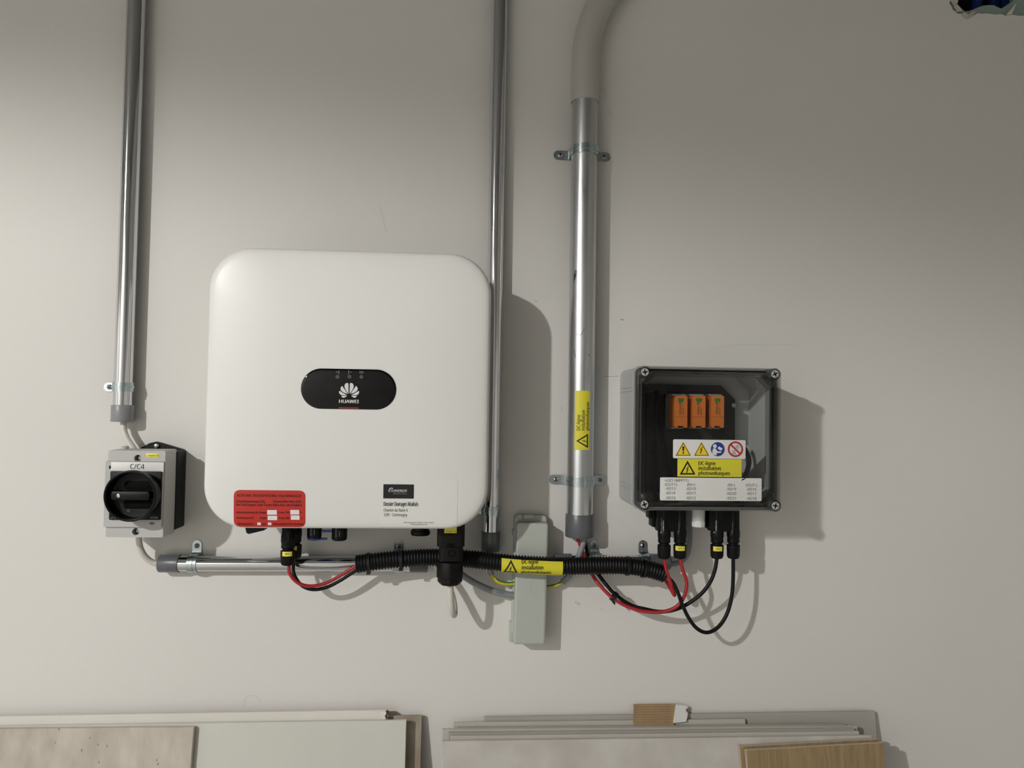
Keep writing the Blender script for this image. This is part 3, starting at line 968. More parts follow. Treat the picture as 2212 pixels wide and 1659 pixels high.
# cable ties
def tie(name, x, y, d, r, tilt, label, head=-90, dirv=None, wd=.0042):
    o = W(x, y, d)
    root = empty(name, o, label, 'cable tie', 'black cable ties')
    t = (dirv or Vector((1, 0, 0))).normalized()
    a = Vector((0, 1, 0))
    a = (a - t * a.dot(t)).normalized()
    b = t.cross(a)
    rings = []
    for k in range(32):
        an = 2 * math.pi * k / 32
        dr = a * math.cos(an) + b * math.sin(an)
        rings.append([o + dr * r - t * wd / 2, o + dr * (r + .0014) - t * wd / 2, o + dr * (r + .0014) + t * wd / 2, o + dr * r + t * wd / 2])
    mb = MB()
    vs_ = [p for q in rings for p in q]
    mb.add(vs_, [(i * 4 + j, i * 4 + (j + 1) % 4, ((i + 1) % 32) * 4 + (j + 1) % 4, ((i + 1) % 32) * 4 + j) for i in range(32) for j in range(4)])
    mb.build('band', M_tie, root)
    an = math.radians(head)
    u = Vector((0, -math.cos(an), math.sin(an)))
    v = t.cross(u)
    c = o + u * (r + .002)
    q = []
    for su in (-1, 1):
        for st, sv in ((-1, -1), (1, -1), (1, 1), (-1, 1)):
            q.append(c + u * su * .0032 + t * st * .0040 + v * sv * .0034)
    MB().add(q, [(0, 1, 2, 3), (4, 5, 6, 7), (0, 1, 5, 4), (1, 2, 6, 5), (2, 3, 7, 6), (3, 0, 4, 7)]).build('head', M_tie, root)
    return root
tie('cable_tie', 797, 1215, .060, rt + .0004, 0, 'black cable tie near the left end of the corrugated tube', -80, Vector((1, 0, .1)), .0056)
tie('cable_tie', 867, 1207.5, .058, rt + .0004, 0, 'black cable tie on the tube under the clamp below the inverter', -75, Vector((1, 0, .05)), .0056)
tie('cable_tie', 1356, 1222.5, .066, rt + .0004, 0, 'black cable tie on the tube nearer the aluminium conduit', -150, Vector((1, 0, -.08)), .0056)
tie('cable_tie', 1391, 1227.5, .066, rt + .0004, 0, 'black cable tie near the right end of the corrugated tube', -150, Vector((1, 0, -.2)), .0056)

# cables from the inverter into the left end of the tube
dC = .078
c1 = cable('solar_cable', pts([(627, 1214, dC), (624, 1226, dC), (626, 1239, dC), (636, 1253, .077), (652, 1263, .074), (675, 1266, .070), (703, 1260, .066), (729, 1247, .063), (755, 1231, .0615), (776, 1219.5, .061), (800, 1213, .060), (830, 1211, .059)]),
           .0034, M_cred, 'red solar cable looping from the inverter into the tube')
connector(c1, 622, 1150, 1186, 1221, dC, .0138, 'SP1  +', (609, 1192, 631, 1202), zt=zbody)
c2 = cable('solar_cable', pts([(636, 1205, .050), (634, 1219, .051), (634, 1235, .053), (641, 1252, .055), (655, 1267, .057), (677, 1273.5, .058), (705, 1269, .058), (735, 1254, .058), (760, 1238, .057), (780, 1226, .056), (802, 1219, .056), (832, 1213, .055)]),
           .0034, M_cblack, 'black solar cable looping from the inverter into the tube')
connector(c2, 636.5, 1150, 1173, 1207, .050, .0138, 'SP1  -', (622, 1180, 641, 1189), zt=zbody)

# ------------------------------------------------------------------ AC plug with the white cable
dP = .100
plug = empty('ac_plug', W(973, 1262, dP), 'large black plug with white cable under the inverter', 'plug')
def plan_prism(mb, pxl, pxr, yt, yb, d0, d1, r, n=5, zt=None, bev=.0012):
    dm = d1
    a, b, c, e = R(pxl, yt, pxr, yb, dm)
    e = zt if zt is not None else e
    def ring(z, i):
        return [Vector((p.x, p.z, z)) for p in rr(a, b, -d1, -d0, r, i, n, 0)]
    return mb.loft([ring(c, bev), ring(c + bev, 0), ring(e - bev, 0), ring(e, bev)])
mb = MB()
plan_prism(mb, 944, 1004, 1140, 1182, dP - .026, dP + .024, .008, zt=zbody + .001)
plan_prism(mb, 948, 1000, 1178, 1214, dP - .024, dP + .022, .010)
mb.build('housing', M_black2, plug)
o = W(972, 1213, dP)
ob = W(972, 1246, dP)
oc = W(973, 1262, dP)
rn = 28.5 * S(dP + .01)
MB().lathe([(rn * .96, o.z + .001), (rn, o.z - .001), (rn, ob.z + .001), (rn * .97, ob.z)], (o.x, -dP, 0), 'Z', 40, wob=lambda k: 1 if k % 4 else .97).build('gland_nut', M_black2, plug)
MB().lathe([(rn * .93, ob.z + .001), (rn * .93, oc.z + .006), (rn * .72, oc.z), (.006, oc.z)], (ob.x, -dP, 0), 'Z', 8).build('gland_cap', M_black2, plug, ang=20)
fp = dP + .0222
MB().rbox(*(lambda q: (q[0], q[1], fp, fp + .0026, q[2], q[3]))(R(966, 1174, 981, 1183, fp + .002)), .0008, .0002).build('latch_window', M_dark, plug)
q = W(975.5, 1195.5, fp)
MB().lathe([(.0068, -.001), (.0068, .0007), (.0052, .0008), (.0048, -.0006), (.0005, -.0007)], (q.x, -fp, q.z), 'D', 20).build('lock_hole', M_dark, plug)
fp2 = dP + .0242
ytag = sticker('name_tag', 960, 1138, 986.5, 1151.6, fp2, M_yel2, plug, 0.5, 'small yellow tag')
text(MB(), 'Depuis  F4', 963, 985, 1149.6, 4.2, fp2 + .0007, .0).build('lettering', M_print, ytag, ang=0, flat=True)
MB().tube(cr(pts([(973, 1255, dP), (973, 1275, dP), (974, 1298, .098), (976, 1317, .092), (978.5, 1327, .081), (981.5, 1327, .068), (981.5, 1312, .054), (977, 1288, .043), (965, 1258, .034), (950, 1232, .026), (934, 1217, .021), (905, 1215, .020)]), 8), .0063, 14).build('cable_sheath', M_cwhite, plug)

# ------------------------------------------------------------------ grey earth cables and the terminal box
cg = cable('earth_cable', pts([(975, 1225, .024), (988, 1234, .026), (1001, 1244, .028), (1025, 1259, .029), (1057, 1274, .029), (1085, 1282, .027), (1112, 1286, .024), (1140, 1287, .022)]), .0068, M_cgrey,
           'thick grey earth cable with handwriting entering the terminal box')
mb = MB()
fd_ = .029 + .0069
stroke(mb, [(1075, 1276), (1074, 1281), (1077, 1281)], .7, fd_)
stroke(mb, [(1079, 1282), (1080, 1277.5), (1082, 1283), (1083, 1278.5)], .7, fd_)
stroke(mb, [(1086, 1283), (1086.5, 1280), (1089, 1281.5), (1087, 1283.5)], .7, fd_)
mb.build('handwriting', M_print, cg, ang=0, flat=True)
c = cable('earth_wire', pts([(1060, 1180, .024), (1059, 1210, .024), (1060, 1236, .025), (1063, 1242, .026)]), .0055, M_cgrey, 'green-yellow earth wire entering the terminal box beside the handwriting')
MB().tube(cr(pts([(1062, 1239, .026), (1066, 1248, .027), (1078, 1257.5, .027), (1093, 1261, .026), (1112, 1260.5, .024), (1135, 1258, .022)])), .0040, 12).build('core', M_earth, c)
c = cable('earth_wire', pts([(1263, 1145, .030), (1262.5, 1163, .030), (1257, 1182, .030), (1250, 1202, .030), (1240, 1226, .020), (1228, 1245, .016), (1214, 1258, .017)]), .0062, M_cgrey,
          'grey cable with bared green-yellow wire below the aluminium conduit')
MB().tube(cr(pts([(1216, 1256.5, .017), (1207, 1262, .018), (1197, 1265.5, .019), (1182, 1267.5, .020), (1160, 1267, .021)])), .0034, 12).build('core', M_earth, c)

gx0, gx1 = W(1113, 1260, .047).x, W(1181.5, 1260, .047).x
gz1, gz0 = W(1150, 1130, .047).z, W(1146, 1393, .047).z
gnd = empty('terminal_box', ((gx0 + gx1) / 2, 0, gz0), 'narrow upright grey terminal box behind the corrugated tube', 'junction box')
piv = Vector(((gx0 + gx1) / 2, 0, (gz0 + gz1) / 2))
rot = Matrix.Rotation(math.radians(.75), 3, 'Y')
tilt = lambda p: piv + rot @ (Vector(p) - piv)
bx0, bx1 = gx0 - .003, gx1 + .000
bz1 = W(1142, 1110, .0).z + .000
bz1b = W(1142, 1112, .012).z
MB().rbox(bx0, bx1, .0, .020, gz0 + .012, bz1b, .008, .003, 5).warp(tilt).build('base', M_gnd, gnd)
MB().loft([[Vector((p.x, p.y, p.z)) for p in rr(gx0, gx1, gz0, gz1, .005, i, 4, d)] for i, d in ((0, .016), (0, .043), (.0012, .0458), (.004, .047))]).warp(tilt).build('cover', M_gnd, gnd, ang=14)
for x0, x1, z in ((1118, 1127, 1112), (1131, 1152, 1113)):
    a, b = W(x0, 1112, .015).x, W(x1, 1112, .015).x
    MB().rbox(a, b, .010, .024, bz1b - .008, bz1b + .0015, .001, .001).build('clip', M_gnd, gnd)
for yt, yb in ((1143, 1157), (1342, 1386)):
    a = bx0
    zt_, zb_ = W(1105, yt, .01).z, W(1105, yb, .01).z
    MB().rbox(bx0 - .005 if yt > 1200 else bx0 - .002, bx0 + .004, .001, .016, zb_, zt_, .003, .002).build('hinge_lug', M_gnd, gnd)
mb = MB()
for xa_, xb_, ya, yb in ((1146, 1147, 1247, 1290), (1152, 1153, 1247, 1270), (1174.5, 1175.5, 1247, 1290), (1135.5, 1136, 1290, 1300)):
    a, b, c_, e_ = R(xa_, ya, xb_, yb, .047)
    mb.box(a, b, .0465, .0474, c_, e_)
o = W(1160, 1283, .047)
mb.lathe([(.0062, -.0004), (.0062, .0004), (.0052, .0004), (.0052, -.0004)], (o.x, -.047, o.z), 'D', 20, caps=False)
mb.build('moulded_lines', M_gnd, gnd)

# ------------------------------------------------------------------ rotary isolator switch
sw = empty('isolator_switch', (W(300, 1160, 0).x, 0, W(300, 1160, .03).z), 'grey rotary isolator switch with a round black handle', 'switch')
sx1 = W(400, 1060, 0).x
sx0 = sx1 - (W(357, 1060, .108).x - W(232, 1060, .108).x) - .004
sz1, sz0 = W(310, 972.5, .104).z, W(305, 1162, .104).z
M_swb = mat('switch_base_black', '#0c0d0d', .5, spec=0.25)
mb = MB().rbox(sx0 + .002, sx1, .0, .050, sz0 + .006, sz1 - .004, .004, .0006)
mb.build('rear_base', M_swb, sw)
# mounting ear
ez = sz1 - .004
ex = W(339, 957, .004)
earp = [(sx0 + .02, ez - .005), (sx1 - .004, ez - .005), (sx1 - .004, ez + .001), (ex.x + .012, ex.z), (ex.x, ex.z + .003), (ex.x - .012, ex.z), (sx0 + .02, ez + .001)]
MB().slab(earp, .0, .010).build('mounting_ear', M_swb, sw, ang=30)
o = W(338, 963.5, .012)
MB().lathe([(.0055, -.004), (.0055, .001), (.004, .0025), (.001, .003)], o, 'D', 16).build('screw', M_screw, sw)
# cable entry stub at the upper left
o = W(270, 968, .06)
MB().lathe([(.007, sz1 - .004), (.007, sz1 + .004), (.0055, sz1 + .0052)], (o.x, o.y, 0), 'Z', 14).build('entry_plug', M_swgrey, sw)
# cover: box with two countersunk screw holes and a raised middle field
dc_ = .104
hx1, hz1 = W(297.5, 990, dc_).x, W(297.5, 990, dc_).z
hx2, hz2 = W(293, 1148.5, dc_).x, W(293, 1148.5, dc_).z
mb = MB()
out = rr(sx0, sx1 - .003, sz0, sz1, .003, 0, 4, 0)
mb.loft([rr(sx0, sx1 - .002, sz0, sz1, .003, 0, 4, .049), rr(sx0 + .002, sx1 - .003, sz0 + .001, sz1 - .001, .003, 0, 4, dc_)], True, False)
fr = [(p.x, p.z) for p in rr(sx0 + .002, sx1 - .003, sz0 + .001, sz1 - .001, .003, 0, 4, dc_)]
h1, h2 = circ(hx1, hz1, .0066), circ(hx2, hz2, .0066)
mb.holed(fr, [h1, h2], dc_)
for h in (h1, h2):
    mb.loft([[Vector((x, -d, z)) for x, z in h] for d in (dc_, dc_ - .016)], False, True)
mb.build('cover', M_swgrey, sw)
for x, z in ((hx1, hz1), (hx2, hz2)):
    MB().lathe([(.0055, 0), (.0055, .004), (.0035, .006), (.001, .006)], (x, -(dc_ - .0158), z), 'D', 16).build('cover_screw', M_screw, sw)
mz1, mz0 = W(300, 998, .110).z, W(300, 1138.5, .110).z
mb = MB()
mb.loft([rr(sx0 - .001, sx1 - .0045, mz0 - .002, mz1 + .002, .001, 0, 2, .100), rr(sx0 + .0, sx1 - .0045, mz0, mz1, .001, 0, 2, .110)])
mid = mb.build('raised_field', M_swgrey, sw)
sticker('designation_label', 240, 998.5, 353.5, 1019, .1102, M_lab, sw, .5, 'white paper label reading C/C4')
text(MB(), 'C/C4', 281, 311.5, 1012.8, 10.0, .1110, .0).build('lettering', M_print, sw, ang=0, flat=True)
yt = sticker('name_tag', 316, 979.5, 343.5, 988, dc_ + .0002, M_yel2, sw, .3, 'small yellow tag')
text(MB(), 'Coupure  F4', 319, 342, 985.3, 3.0, dc_ + .0009, .0).build('lettering', M_print, yt, ang=0, flat=True)
a, b, c_, e_ = R(237, 1018, 348, 1123, .113)
plate = MB().rbox(a, b, .108, .114, c_, e_, .0018, .0008).build('handle_plate', M_black, sw)
mb = text(MB(), 'EATON', 324.6, 341, 1120.3, 4.2, .1143, .02)
mb.build('lettering', M_print_g, plate, ang=0, flat=True)
mb = stroke(MB(), [(237.5, 1119), (241, 1119.5), (244.5, 1117)], .8, .1143)
stroke(mb, [(247, 1118), (250, 1121)], .8, .1143)
mb.build('switch_symbol', M_print_g, plate, ang=0, flat=True)
text(MB(), 'IP65', 323.5, 333.8, 1133.3, 4.6, .1104, .02).build('protection_rating', M_print, sw, ang=0, flat=True)
MB().box(*(lambda q: (q[0], q[1], .1095, .1106, q[2], q[3]))(R(236, 1006, 239, 1012.5, .110))).build('index_mark', M_dark, sw, ang=0)
kc = W(280, 1072, .148)
kx, kz = kc.x, kc.z
hd = MB().lathe([(.0400, .110), (.0400, .117), (.0440, .119), (.0466, .135), (.0468, .1455), (.0462, .1478), (.0445, .1485), (.0424, .1475), (.0416, .144), (.0405, .124), (.0375, .1235), (.001, .1235)], (kx, 0, kz), 'D', 56).build('rotary_handle', M_black, sw, ang=40)
gb = MB().rbox(kx - .0365, kx + .0330, .1235, .1420, kz - .0082, kz + .0082, .005, .0018)
gb.build('grip_bar', M_black, hd)
pl_ = MB()  # thin black plates in place of finger hollows, their shade put into the colour
pl_.rbox(kx - .020, kx + .034, .1233, .1245, kz + .0090, kz + .0255, .006, .0003)
pl_.rbox(kx - .020, kx + .034, .1233, .1245, kz - .0255, kz - .0090, .006, .0003)
pl_.build('recess_shade_plates', M_dark, hd)
o = Vector((kx - .022, 0, kz))
MB().lathe([(.0034, .141), (.0034, .1430), (.0022, .1434), (.0018, .1422), (.0004, .1422)], o, 'D', 16).build('grip_screw', M_zinc, hd)
mb = MB()
for px_, pz_, r_ in ((-.011, -.029, .0026), (-.037, .0125, .0020)):
    mb.lathe([(r_, .1234), (r_, .1242), (r_ - .0005, .1242), (r_ - .0005, .1234)], (kx + px_ + .0, 0, kz + pz_), 'D', 16, caps=False)
mb.build('position_rings', M_print_g, hd)

cable('supply_cable', pts([(268, 890, .0192), (267, 911, .0195), (267.5, 929, .022), (275.5, 950, .028), (289, 970, .033), (296, 985, .034)]), .0062, M_cwhite,
      'light grey cable between the upper conduit and the switch')
cable('supply_cable', pts([(300, 1150, .040), (300.5, 1168, .040), (303, 1184, .036), (313, 1202, .028), (328, 1214, .022), (345, 1218, .020), (365, 1218, .020)]), .0060, M_cwhite,
      'light grey cable between the switch and horizontal conduit')

# ------------------------------------------------------------------ clear-lidded junction box
jx0, jx1 = W(1336, 940, 0).x + .0005, W(1681.5, 948, .145).x
jz1, jz0 = W(1520, 793.5, .145).z, W(1520, 1102, .145).z
dB, dLid = .130, .162
jb = empty('junction_box', ((jx0 + jx1) / 2, 0, jz0), 'grey junction box with clear lid and warning stickers', 'junction box')
mb = MB()
o_ = lambda i, d, r=.014: rr(jx0, jx1, jz0, jz1, r, i, 6, d)
rings = [o_(.0015, 0), o_(.0005, dB), o_(.0035, dB), o_(.0045, .004)]
mb.loft(rings, True, True)
mb.build('base', M_boxgrey, jb)
# raised seam lines on the outside of the base
for y in (838, 846, 1044, 1053):
    z = W(1350, y, .06).z
    MB().box(jx0 - .0003, jx0 + .002, .01, dB - .006, z - .0004, z + .0004).build('moulded_line', M_boxgrey, jb)
MB().loft([o_(-.0012, dB - .0045), o_(-.0016, dB - .001), o_(-.0012, dB + .0005), o_(.004, dB + .0005), o_(.004, dB - .0045)], False, False).build('rim_collar', M_boxgrey, jb)
MB().loft([o_(.0045, dB - .002), o_(.0045, dB + .0012), o_(.0075, dB + .0012), o_(.0075, dB - .002)], False, False).build('gasket', M_dark, jb)
# corner pillars for the lid screws
def oct_ring(i, c, d):
    x0, x1, z0, z1 = jx0 + i, jx1 - i, jz0 + i, jz1 - i
    return [Vector((x, -d, z)) for x, z in ((x1, z0 + c), (x1, z1 - c), (x1 - c, z1), (x0 + c, z1), (x0, z1 - c), (x0, z0 + c), (x0 + c, z0), (x1 - c, z0))]
corners = [(jx0 + .0165, jz1 - .0075), (jx1 - .0065, jz1 - .0125), (jx1 - .0065, jz0 + .0095), (jx0 + .0165, jz0 + .0115)]
for sx, sz in ((1, 1), (-1, 1), (-1, -1), (1, -1)):
    xa = jx0 + .004 if sx > 0 else jx1 - .004
    za = jz0 + .004 if sz > 0 else jz1 - .004
    pp = [(xa, za), (xa + sx * .034, za), (xa + sx * .026, za + sz * .014), (xa + sx * .014, za + sz * .026), (xa, za + sz * .034)]
    MB().slab(pp, .006, .118).build('corner_pillar', M_boxgrey, jb, ang=20)
    for k in range(4):
        t = k / 3
        q0 = (xa + sx * (.034 - .034 * t), za + sz * (.002 + .032 * t))
        MB().lathe([(.0018, .02), (.0018, .119), (.001, .1205)], (q0[0], 0, q0[1]), 'D', 10).build('pillar_rib', M_boxgrey, jb)
# lid
mb = MB()
mb.loft([o_(0, dB + .0006), o_(.0003, dLid - .004), o_(.0015, dLid - .0012), o_(.004, dLid)], False, True)
lid = tag(mb.build('lid', M_clearT, jb), 'clear smoky plastic lid')
MB().loft([o_(.0025, dB + .0008), o_(.003, dLid - .004)], False, False).build('lid_inner_wall', M_clearE, lid)
MB().loft([oct_ring(.0175, .020, dB - .008), oct_ring(.0175, .020, dLid - .001)], False, False).build('lid_inner_rib', M_clearE, lid, ang=10)
MB().loft([oct_ring(.0145, .020, dB + .004), oct_ring(.0145, .020, dLid - .001), oct_ring(.0130, .020, dLid - .001), oct_ring(.0130, .020, dB + .004)], False, False).build('lid_inner_rib', M_clearE, lid, ang=10)
MB().loft([o_(.0095, dB + .004), o_(.0095, dLid - .001), o_(.0085, dLid - .001), o_(.0085, dB + .004)], False, False).build('lid_inner_rib', M_clearE, lid)
lidc = [W(1393.8, 803.6, dLid + .002), W(1675, 808, dLid + .002), W(1676, 1093, dLid + .002), W(1392.7, 1090, dLid + .002)]
for i, p in enumerate(lidc):
    boss = MB().lathe([(.0115, dB + .001), (.0113, dLid + .0005), (.0108, dLid + .0018), (.0092, dLid + .0022), (.0082, dLid + .0008), (.0078, dLid - .006), (.0076, dLid - .008)], (p.x, 0, p.z), 'D', 28, caps=False).build('screw_boss', M_clearE, lid)
    sc = MB().lathe([(.0077, dB - .02), (.0077, dLid - .001), (.0070, dLid + .0006), (.0001, dLid + .0006)], (p.x, 0, p.z), 'D', 24).build('lid_screw', M_lidscrew, lid)
    mb = MB()
    an = math.radians((8, 25, -12, 20)[i])
    ca, sa = math.cos(an), math.sin(an)
    L, w_ = .0052, .0012
    for u0, v0 in ((L, w_), (w_, L)):
        mb.poly([(p.x + ca * u - sa * v, -(dLid + .0008), p.z + sa * u + ca * v) for u, v in ((-u0, -v0), (u0, -v0), (u0, v0), (-u0, v0))])
    mb.build('cross_slot', M_dark, lid, ang=0, flat=True)
# inside
ix0, ix1, iz0, iz1 = jx0 + .022, jx1 - .044, jz0 + .022, jz1 - .030
MB().slab([(ix0, iz0), (ix1, iz0), (ix1, iz1 - .03), (ix1 - .03, iz1), (ix0 + .012, iz1), (ix0, iz1 - .012)], .020, .030).build('mounting_plate', M_plate, jb, ang=20)
o = W(1584, 875, .031)
MB().lathe([(.0055, -.001), (.0055, .001), (.004, .0025), (.001, .0030)], o, 'D', 16).build('plate_screw', M_zinc, jb)
# dark wiring inside the box, left and right
for pth in ([(1405, 850, .05), (1400, 900, .06), (1402, 960, .06), (1410, 1030, .055), (1420, 1080, .05)], [(1418, 845, .04), (1412, 900, .05), (1415, 980, .05), (1425, 1050, .05), (1440, 1085, .045)],
            [(1560, 930, .05), (1575, 945, .055), (1590, 990, .055), (1600, 1040, .05), (1605, 1080, .045)], [(1600, 960, .06), (1612, 975, .06), (1618, 1000, .06), (1606, 1040, .055), (1590, 1085, .05)],
            [(1430, 855, .04), (1428, 920, .045), (1440, 990, .05), (1455, 1050, .05), (1460, 1085, .05)]):
    MB().tube(cr(pts(pth), 6), .0050, 10).build('internal_wire', M_cblack, jb)
mb = MB()
a, b, c_, e_ = R(1398, 826, 1412, 1080, .08)
mb.rbox(a, b, .03, .075, c_ + .02, e_ - .02, .002, .001)
for k in range(9):
    z = c_ + .035 + k * .021
    mb.box(b - .001, b + .003, .06, .074, z, z + .008)
mb.build('terminal_strip', M_black, jb)

# surge protection modules
for i, (l, r_) in enumerate(((1457, 1485), (1496, 1524), (1536.5, 1564))):
    who = ('orange surge module nearest the box wall by the dark wiring', 'orange surge module in the middle of the row of three', 'orange surge module nearest the round plate screw')[i]
    a, b, c_, e_ = R(l, 855, r_, 924, .090)
    sm = empty('surge_module', ((a + b) / 2, -.03, c_), who, 'surge protector', 'surge modules inside the clear box')
    w_ = b - a
    tt = .0052
    notch = w_ * .23
    # front outline with a notch at the bottom
    mxm = (a + b) / 2
    out = [(p.x, p.z) for p in rr(a, b, c_, e_, .0022, 0, 3)]
    # split bottom edge for the notch
    top = out[:8]
    pp = top + [(a, c_ + .002), (a + .002, c_)] + [(mxm - notch, c_), (mxm - notch, c_ + tt * .7), (mxm + notch, c_ + tt * .7), (mxm + notch, c_)] + [(b - .002, c_), (b, c_ + .002)]
    MB().slab(pp, .040, .090).build('module_body', M_orange, sm, ang=20)
    MB().box(a + .0005, b - .0005, .0895, .0902, c_ + (e_ - c_) * .335, c_ + (e_ - c_) * .345).build('joint_line', mat('dark_orange_line', '#7a3c10', .6), sm, ang=0)
    cx = (l + r_) / 2
    pxpoly(MB(), [(cx - 6.8, 860.5), (cx + 6.8, 860.5), (cx + 5, 869), (cx - 5, 869)], .0903).build('status_window', M_green, sm, ang=0, flat=True)
    mb = MB()
    text(mb, 'Weidmüller', 895.5, 876, cx - 1.0, 2.2, .0903, .02, True)
    pxrect(mb, cx - 3.4, 870.5, cx - .4, 873.5, .0903)
    mb.build('lettering', M_print, sm, ang=0, flat=True)
    mb = MB()
    pxrect(mb, cx + 1.6, 872, cx + 2.2, 895.5, .0903)
    pxrect(mb, cx + 4.4, 881, cx + 5.4, 895.5, .0903)
    mb.build('fine_print', mat('brown_print', '#5b3314', .6), sm, ang=0, flat=True)
    MB().rbox(a - .006, b + .004, .030, .048, c_ - .004, e_ + .006, .002, .001).build('module_base', M_modbase, sm)
    MB().box(a - .0005, b + .0005, .048, .075, e_ + .0006, e_ + .0036).build('terminal_cover', M_boxgrey, sm, ang=0)
    MB().box(a - .0005, b - .0025, .048, .070, c_ - .0024, c_ - .0006).build('terminal_cover', M_boxgrey, sm, ang=0)

# stickers on the lid
dS = dLid + .0003
zx = lambda x: 1320 + x / 4.608
zy = lambda y: 770 + y / 4.608
pic = sticker('pictogram_label', zx(617), zy(829), zx(1338), zy(1017), dS, M_lab, jb, 3, 'white sticker with four safety pictograms')
dp = dS + .0007
mb = MB()
for A, B, C_ in (((718, 849), (640, 989), (798, 989)), ((900, 850), (823, 989), (979, 989))):
    pxpoly(mb, [(zx(x), zy(y)) for x, y in (A, B, C_)], dp)
mb.build('warning_triangles', M_warn, pic, ang=0, flat=True)
mb = MB()
for A, B, C_ in (((718, 855), (646, 986), (792, 986)), ((900, 856), (829, 986), (973, 986))):
    tri_ring(mb, *[(zx(x), zy(y)) for x, y in (A, B, C_)], 1.3, dp + .0002)
pxpoly(mb, [(zx(x), zy(y)) for x, y in ((708, 897), (730, 897), (724, 945), (714, 945))], dp + .0002)
pxdisc(mb, zx(719), zy(960), 2.0, dp + .0002, 14)
bolt(mb, zx(900), zy(932), 15, dp + .0002)
mb.build('triangle_outlines', M_print, pic, ang=0, flat=True)
pxdisc(MB(), zx(1062), zy(923), 72 / 4.608, dp, 32).build('mandatory_disc', M_blue, pic, ang=0, flat=True)
mb = MB()
pxdisc(mb, zx(1033), zy(893), 20 / 4.608, dp + .0002)
pxpoly(mb, [(zx(x), zy(y)) for x, y in ((1015, 915), (1040, 915), (1060, 945), (1095, 945), (1098, 958), (1050, 962), (1050, 985), (1012, 975), (1008, 945))], dp + .0002)
pxpoly(mb, [(zx(x), zy(y)) for x, y in ((1058, 912), (1078, 895), (1090, 905), (1112, 915), (1095, 938), (1078, 930))], dp + .0002)
mb.build('reading_figure', M_print_w, pic, ang=0, flat=True)
mb = MB()
pxring(mb, zx(1238), zy(923), 62 / 4.608, 80 / 4.608, dp + .0003)
stroke(mb, [(zx(1190), zy(876)), (zx(1288), zy(972))], 3.6, dp + .0003)
mb.build('prohibition_ring', M_pro, pic, ang=0, flat=True)
mb = MB()
pxring(mb, zx(1258), zy(900), 2.2, 3.0, dp + .0001, 18)
for k in range(8):
    a = 2 * math.pi * k / 8
    cx, cy = zx(1258), zy(900)
    stroke(mb, [(cx + 3.8 * math.cos(a), cy + 3.8 * math.sin(a)), (cx + 5.8 * math.cos(a), cy + 5.8 * math.sin(a))], .7, dp + .0001)
for x in (1210, 1221, 1232):
    stroke(mb, [(zx(x), zy(962)), (zx(x + 4), zy(953)), (zx(x - 2), zy(945)), (zx(x + 3), zy(934))], .7, dp + .0001)
stroke(mb, [(zx(1200), zy(969)), (zx(1244), zy(969))], 1.0, dp + .0001)
mb.build('hot_surface_drawing', M_print, pic, ang=0, flat=True)
yl = sticker('warning_label', zx(661), zy(1021), zx(1300), zy(1198), dS, M_yel, jb, .6, 'yellow rectangular warning sticker')
flat_label_print(None, 0, dp, (('DC-ligne', zx(870), zx(1040), zy(1080), 8.0), ('installation', zx(870), zx(1092), zy(1130), 8.0), ('photovoltaiques', zx(870), zx(1185), zy(1179), 8.0)),
                 ((zx(761), zy(1036)), (zx(683), zy(1176)), (zx(841), zy(1176))), 3.2, 15, yl)
tl = sticker('terminal_label', zx(487), zy(1208), zx(1498), zy(1436), dS, M_lab, jb, 2.5, 'white sticker listing terminal numbers')
mb = MB()
for s, x0, x1, yb in (('+UZ1 (MPPT1)', 533, 771, 1246), ('(OUT+)', 536, 655, 1287), ('(IN+)', 756, 834, 1289), ('(IN-)', 1162, 1232, 1292), ('(OUT-)', 1343, 1452, 1293),
                      ('-XD13', 540, 640, 1328), ('-XD10', 743, 843, 1330), ('-XD19', 1147, 1245, 1333), ('-XD16', 1347, 1446, 1335),
                      ('-XD14', 540, 638, 1372), ('-XD11', 743, 840, 1374), ('-XD20', 1147, 1245, 1377), ('-XD17', 1347, 1446, 1378),
                      ('-XD15', 540, 640, 1421), ('-XD12', 743, 843, 1422), ('-XD21', 1147, 1244, 1425), ('-XD18', 1347, 1447, 1427)):
    text(mb, s, zx(x0), zx(x1), zy(yb), 27 / 4.608, dp, .0)
mb.build('lettering', mat('grey_black_print', '#2b2d2f', .6), tl, ang=0, flat=True)
pxpoly(MB(), [(zx(x), zy(y)) for x, y in ((1297, 1240), (1305, 1222), (1335, 1210), (1338, 1218), (1318, 1228))], dp).build('label_tear', M_dark, tl, ang=0, flat=True)

# glands and port blocks under the box
dK = .083
zj = jz0
def hbox(mb, xl, xr, yt, yb, d0, d1, zt=None):
    a, b, c_, e_ = R(xl, yt, xr, yb, d1)
    return mb.rbox(a, b, d0, d1, c_, zt if zt is not None else e_, .003, .0015)
for xl, xr in ((1420, 1483), (1534.5, 1598)):
    mb = MB()
    hbox(mb, xl + 1, xr - 1, 1102, 1149, dK - .012, dK + .010, zj)
    mb.build('port_block', M_black, jb)
mb = MB()
hbox(mb, 1401.5, 1410, 1100, 1120.5, .045, .070, zj)
hbox(mb, 1408, 1419, 1100, 1138.5, .045, .070, zj)
hbox(mb, 1417, 1424, 1100, 1143, .045, .072, zj)
mb.build('port_block', M_black, jb)
mb = MB()
hbox(mb, 1518, 1530.5, 1100, 1139, .045, .070, zj)
hbox(mb, 1530, 1540, 1100, 1144, .045, .072, zj)
mb.build('port_block', M_black, jb)
o = W(1508.5, 1138, .095)
pr = [(.0165, zj + .001), (.0165, zj - .004), (.0130, zj - .005)]
z = zj - .005
while z > o.z + .014:
    pr += [(.0130, z), (.0121, z - .0008), (.0121, z - .0012), (.0130, z - .0018)]
    z -= .002
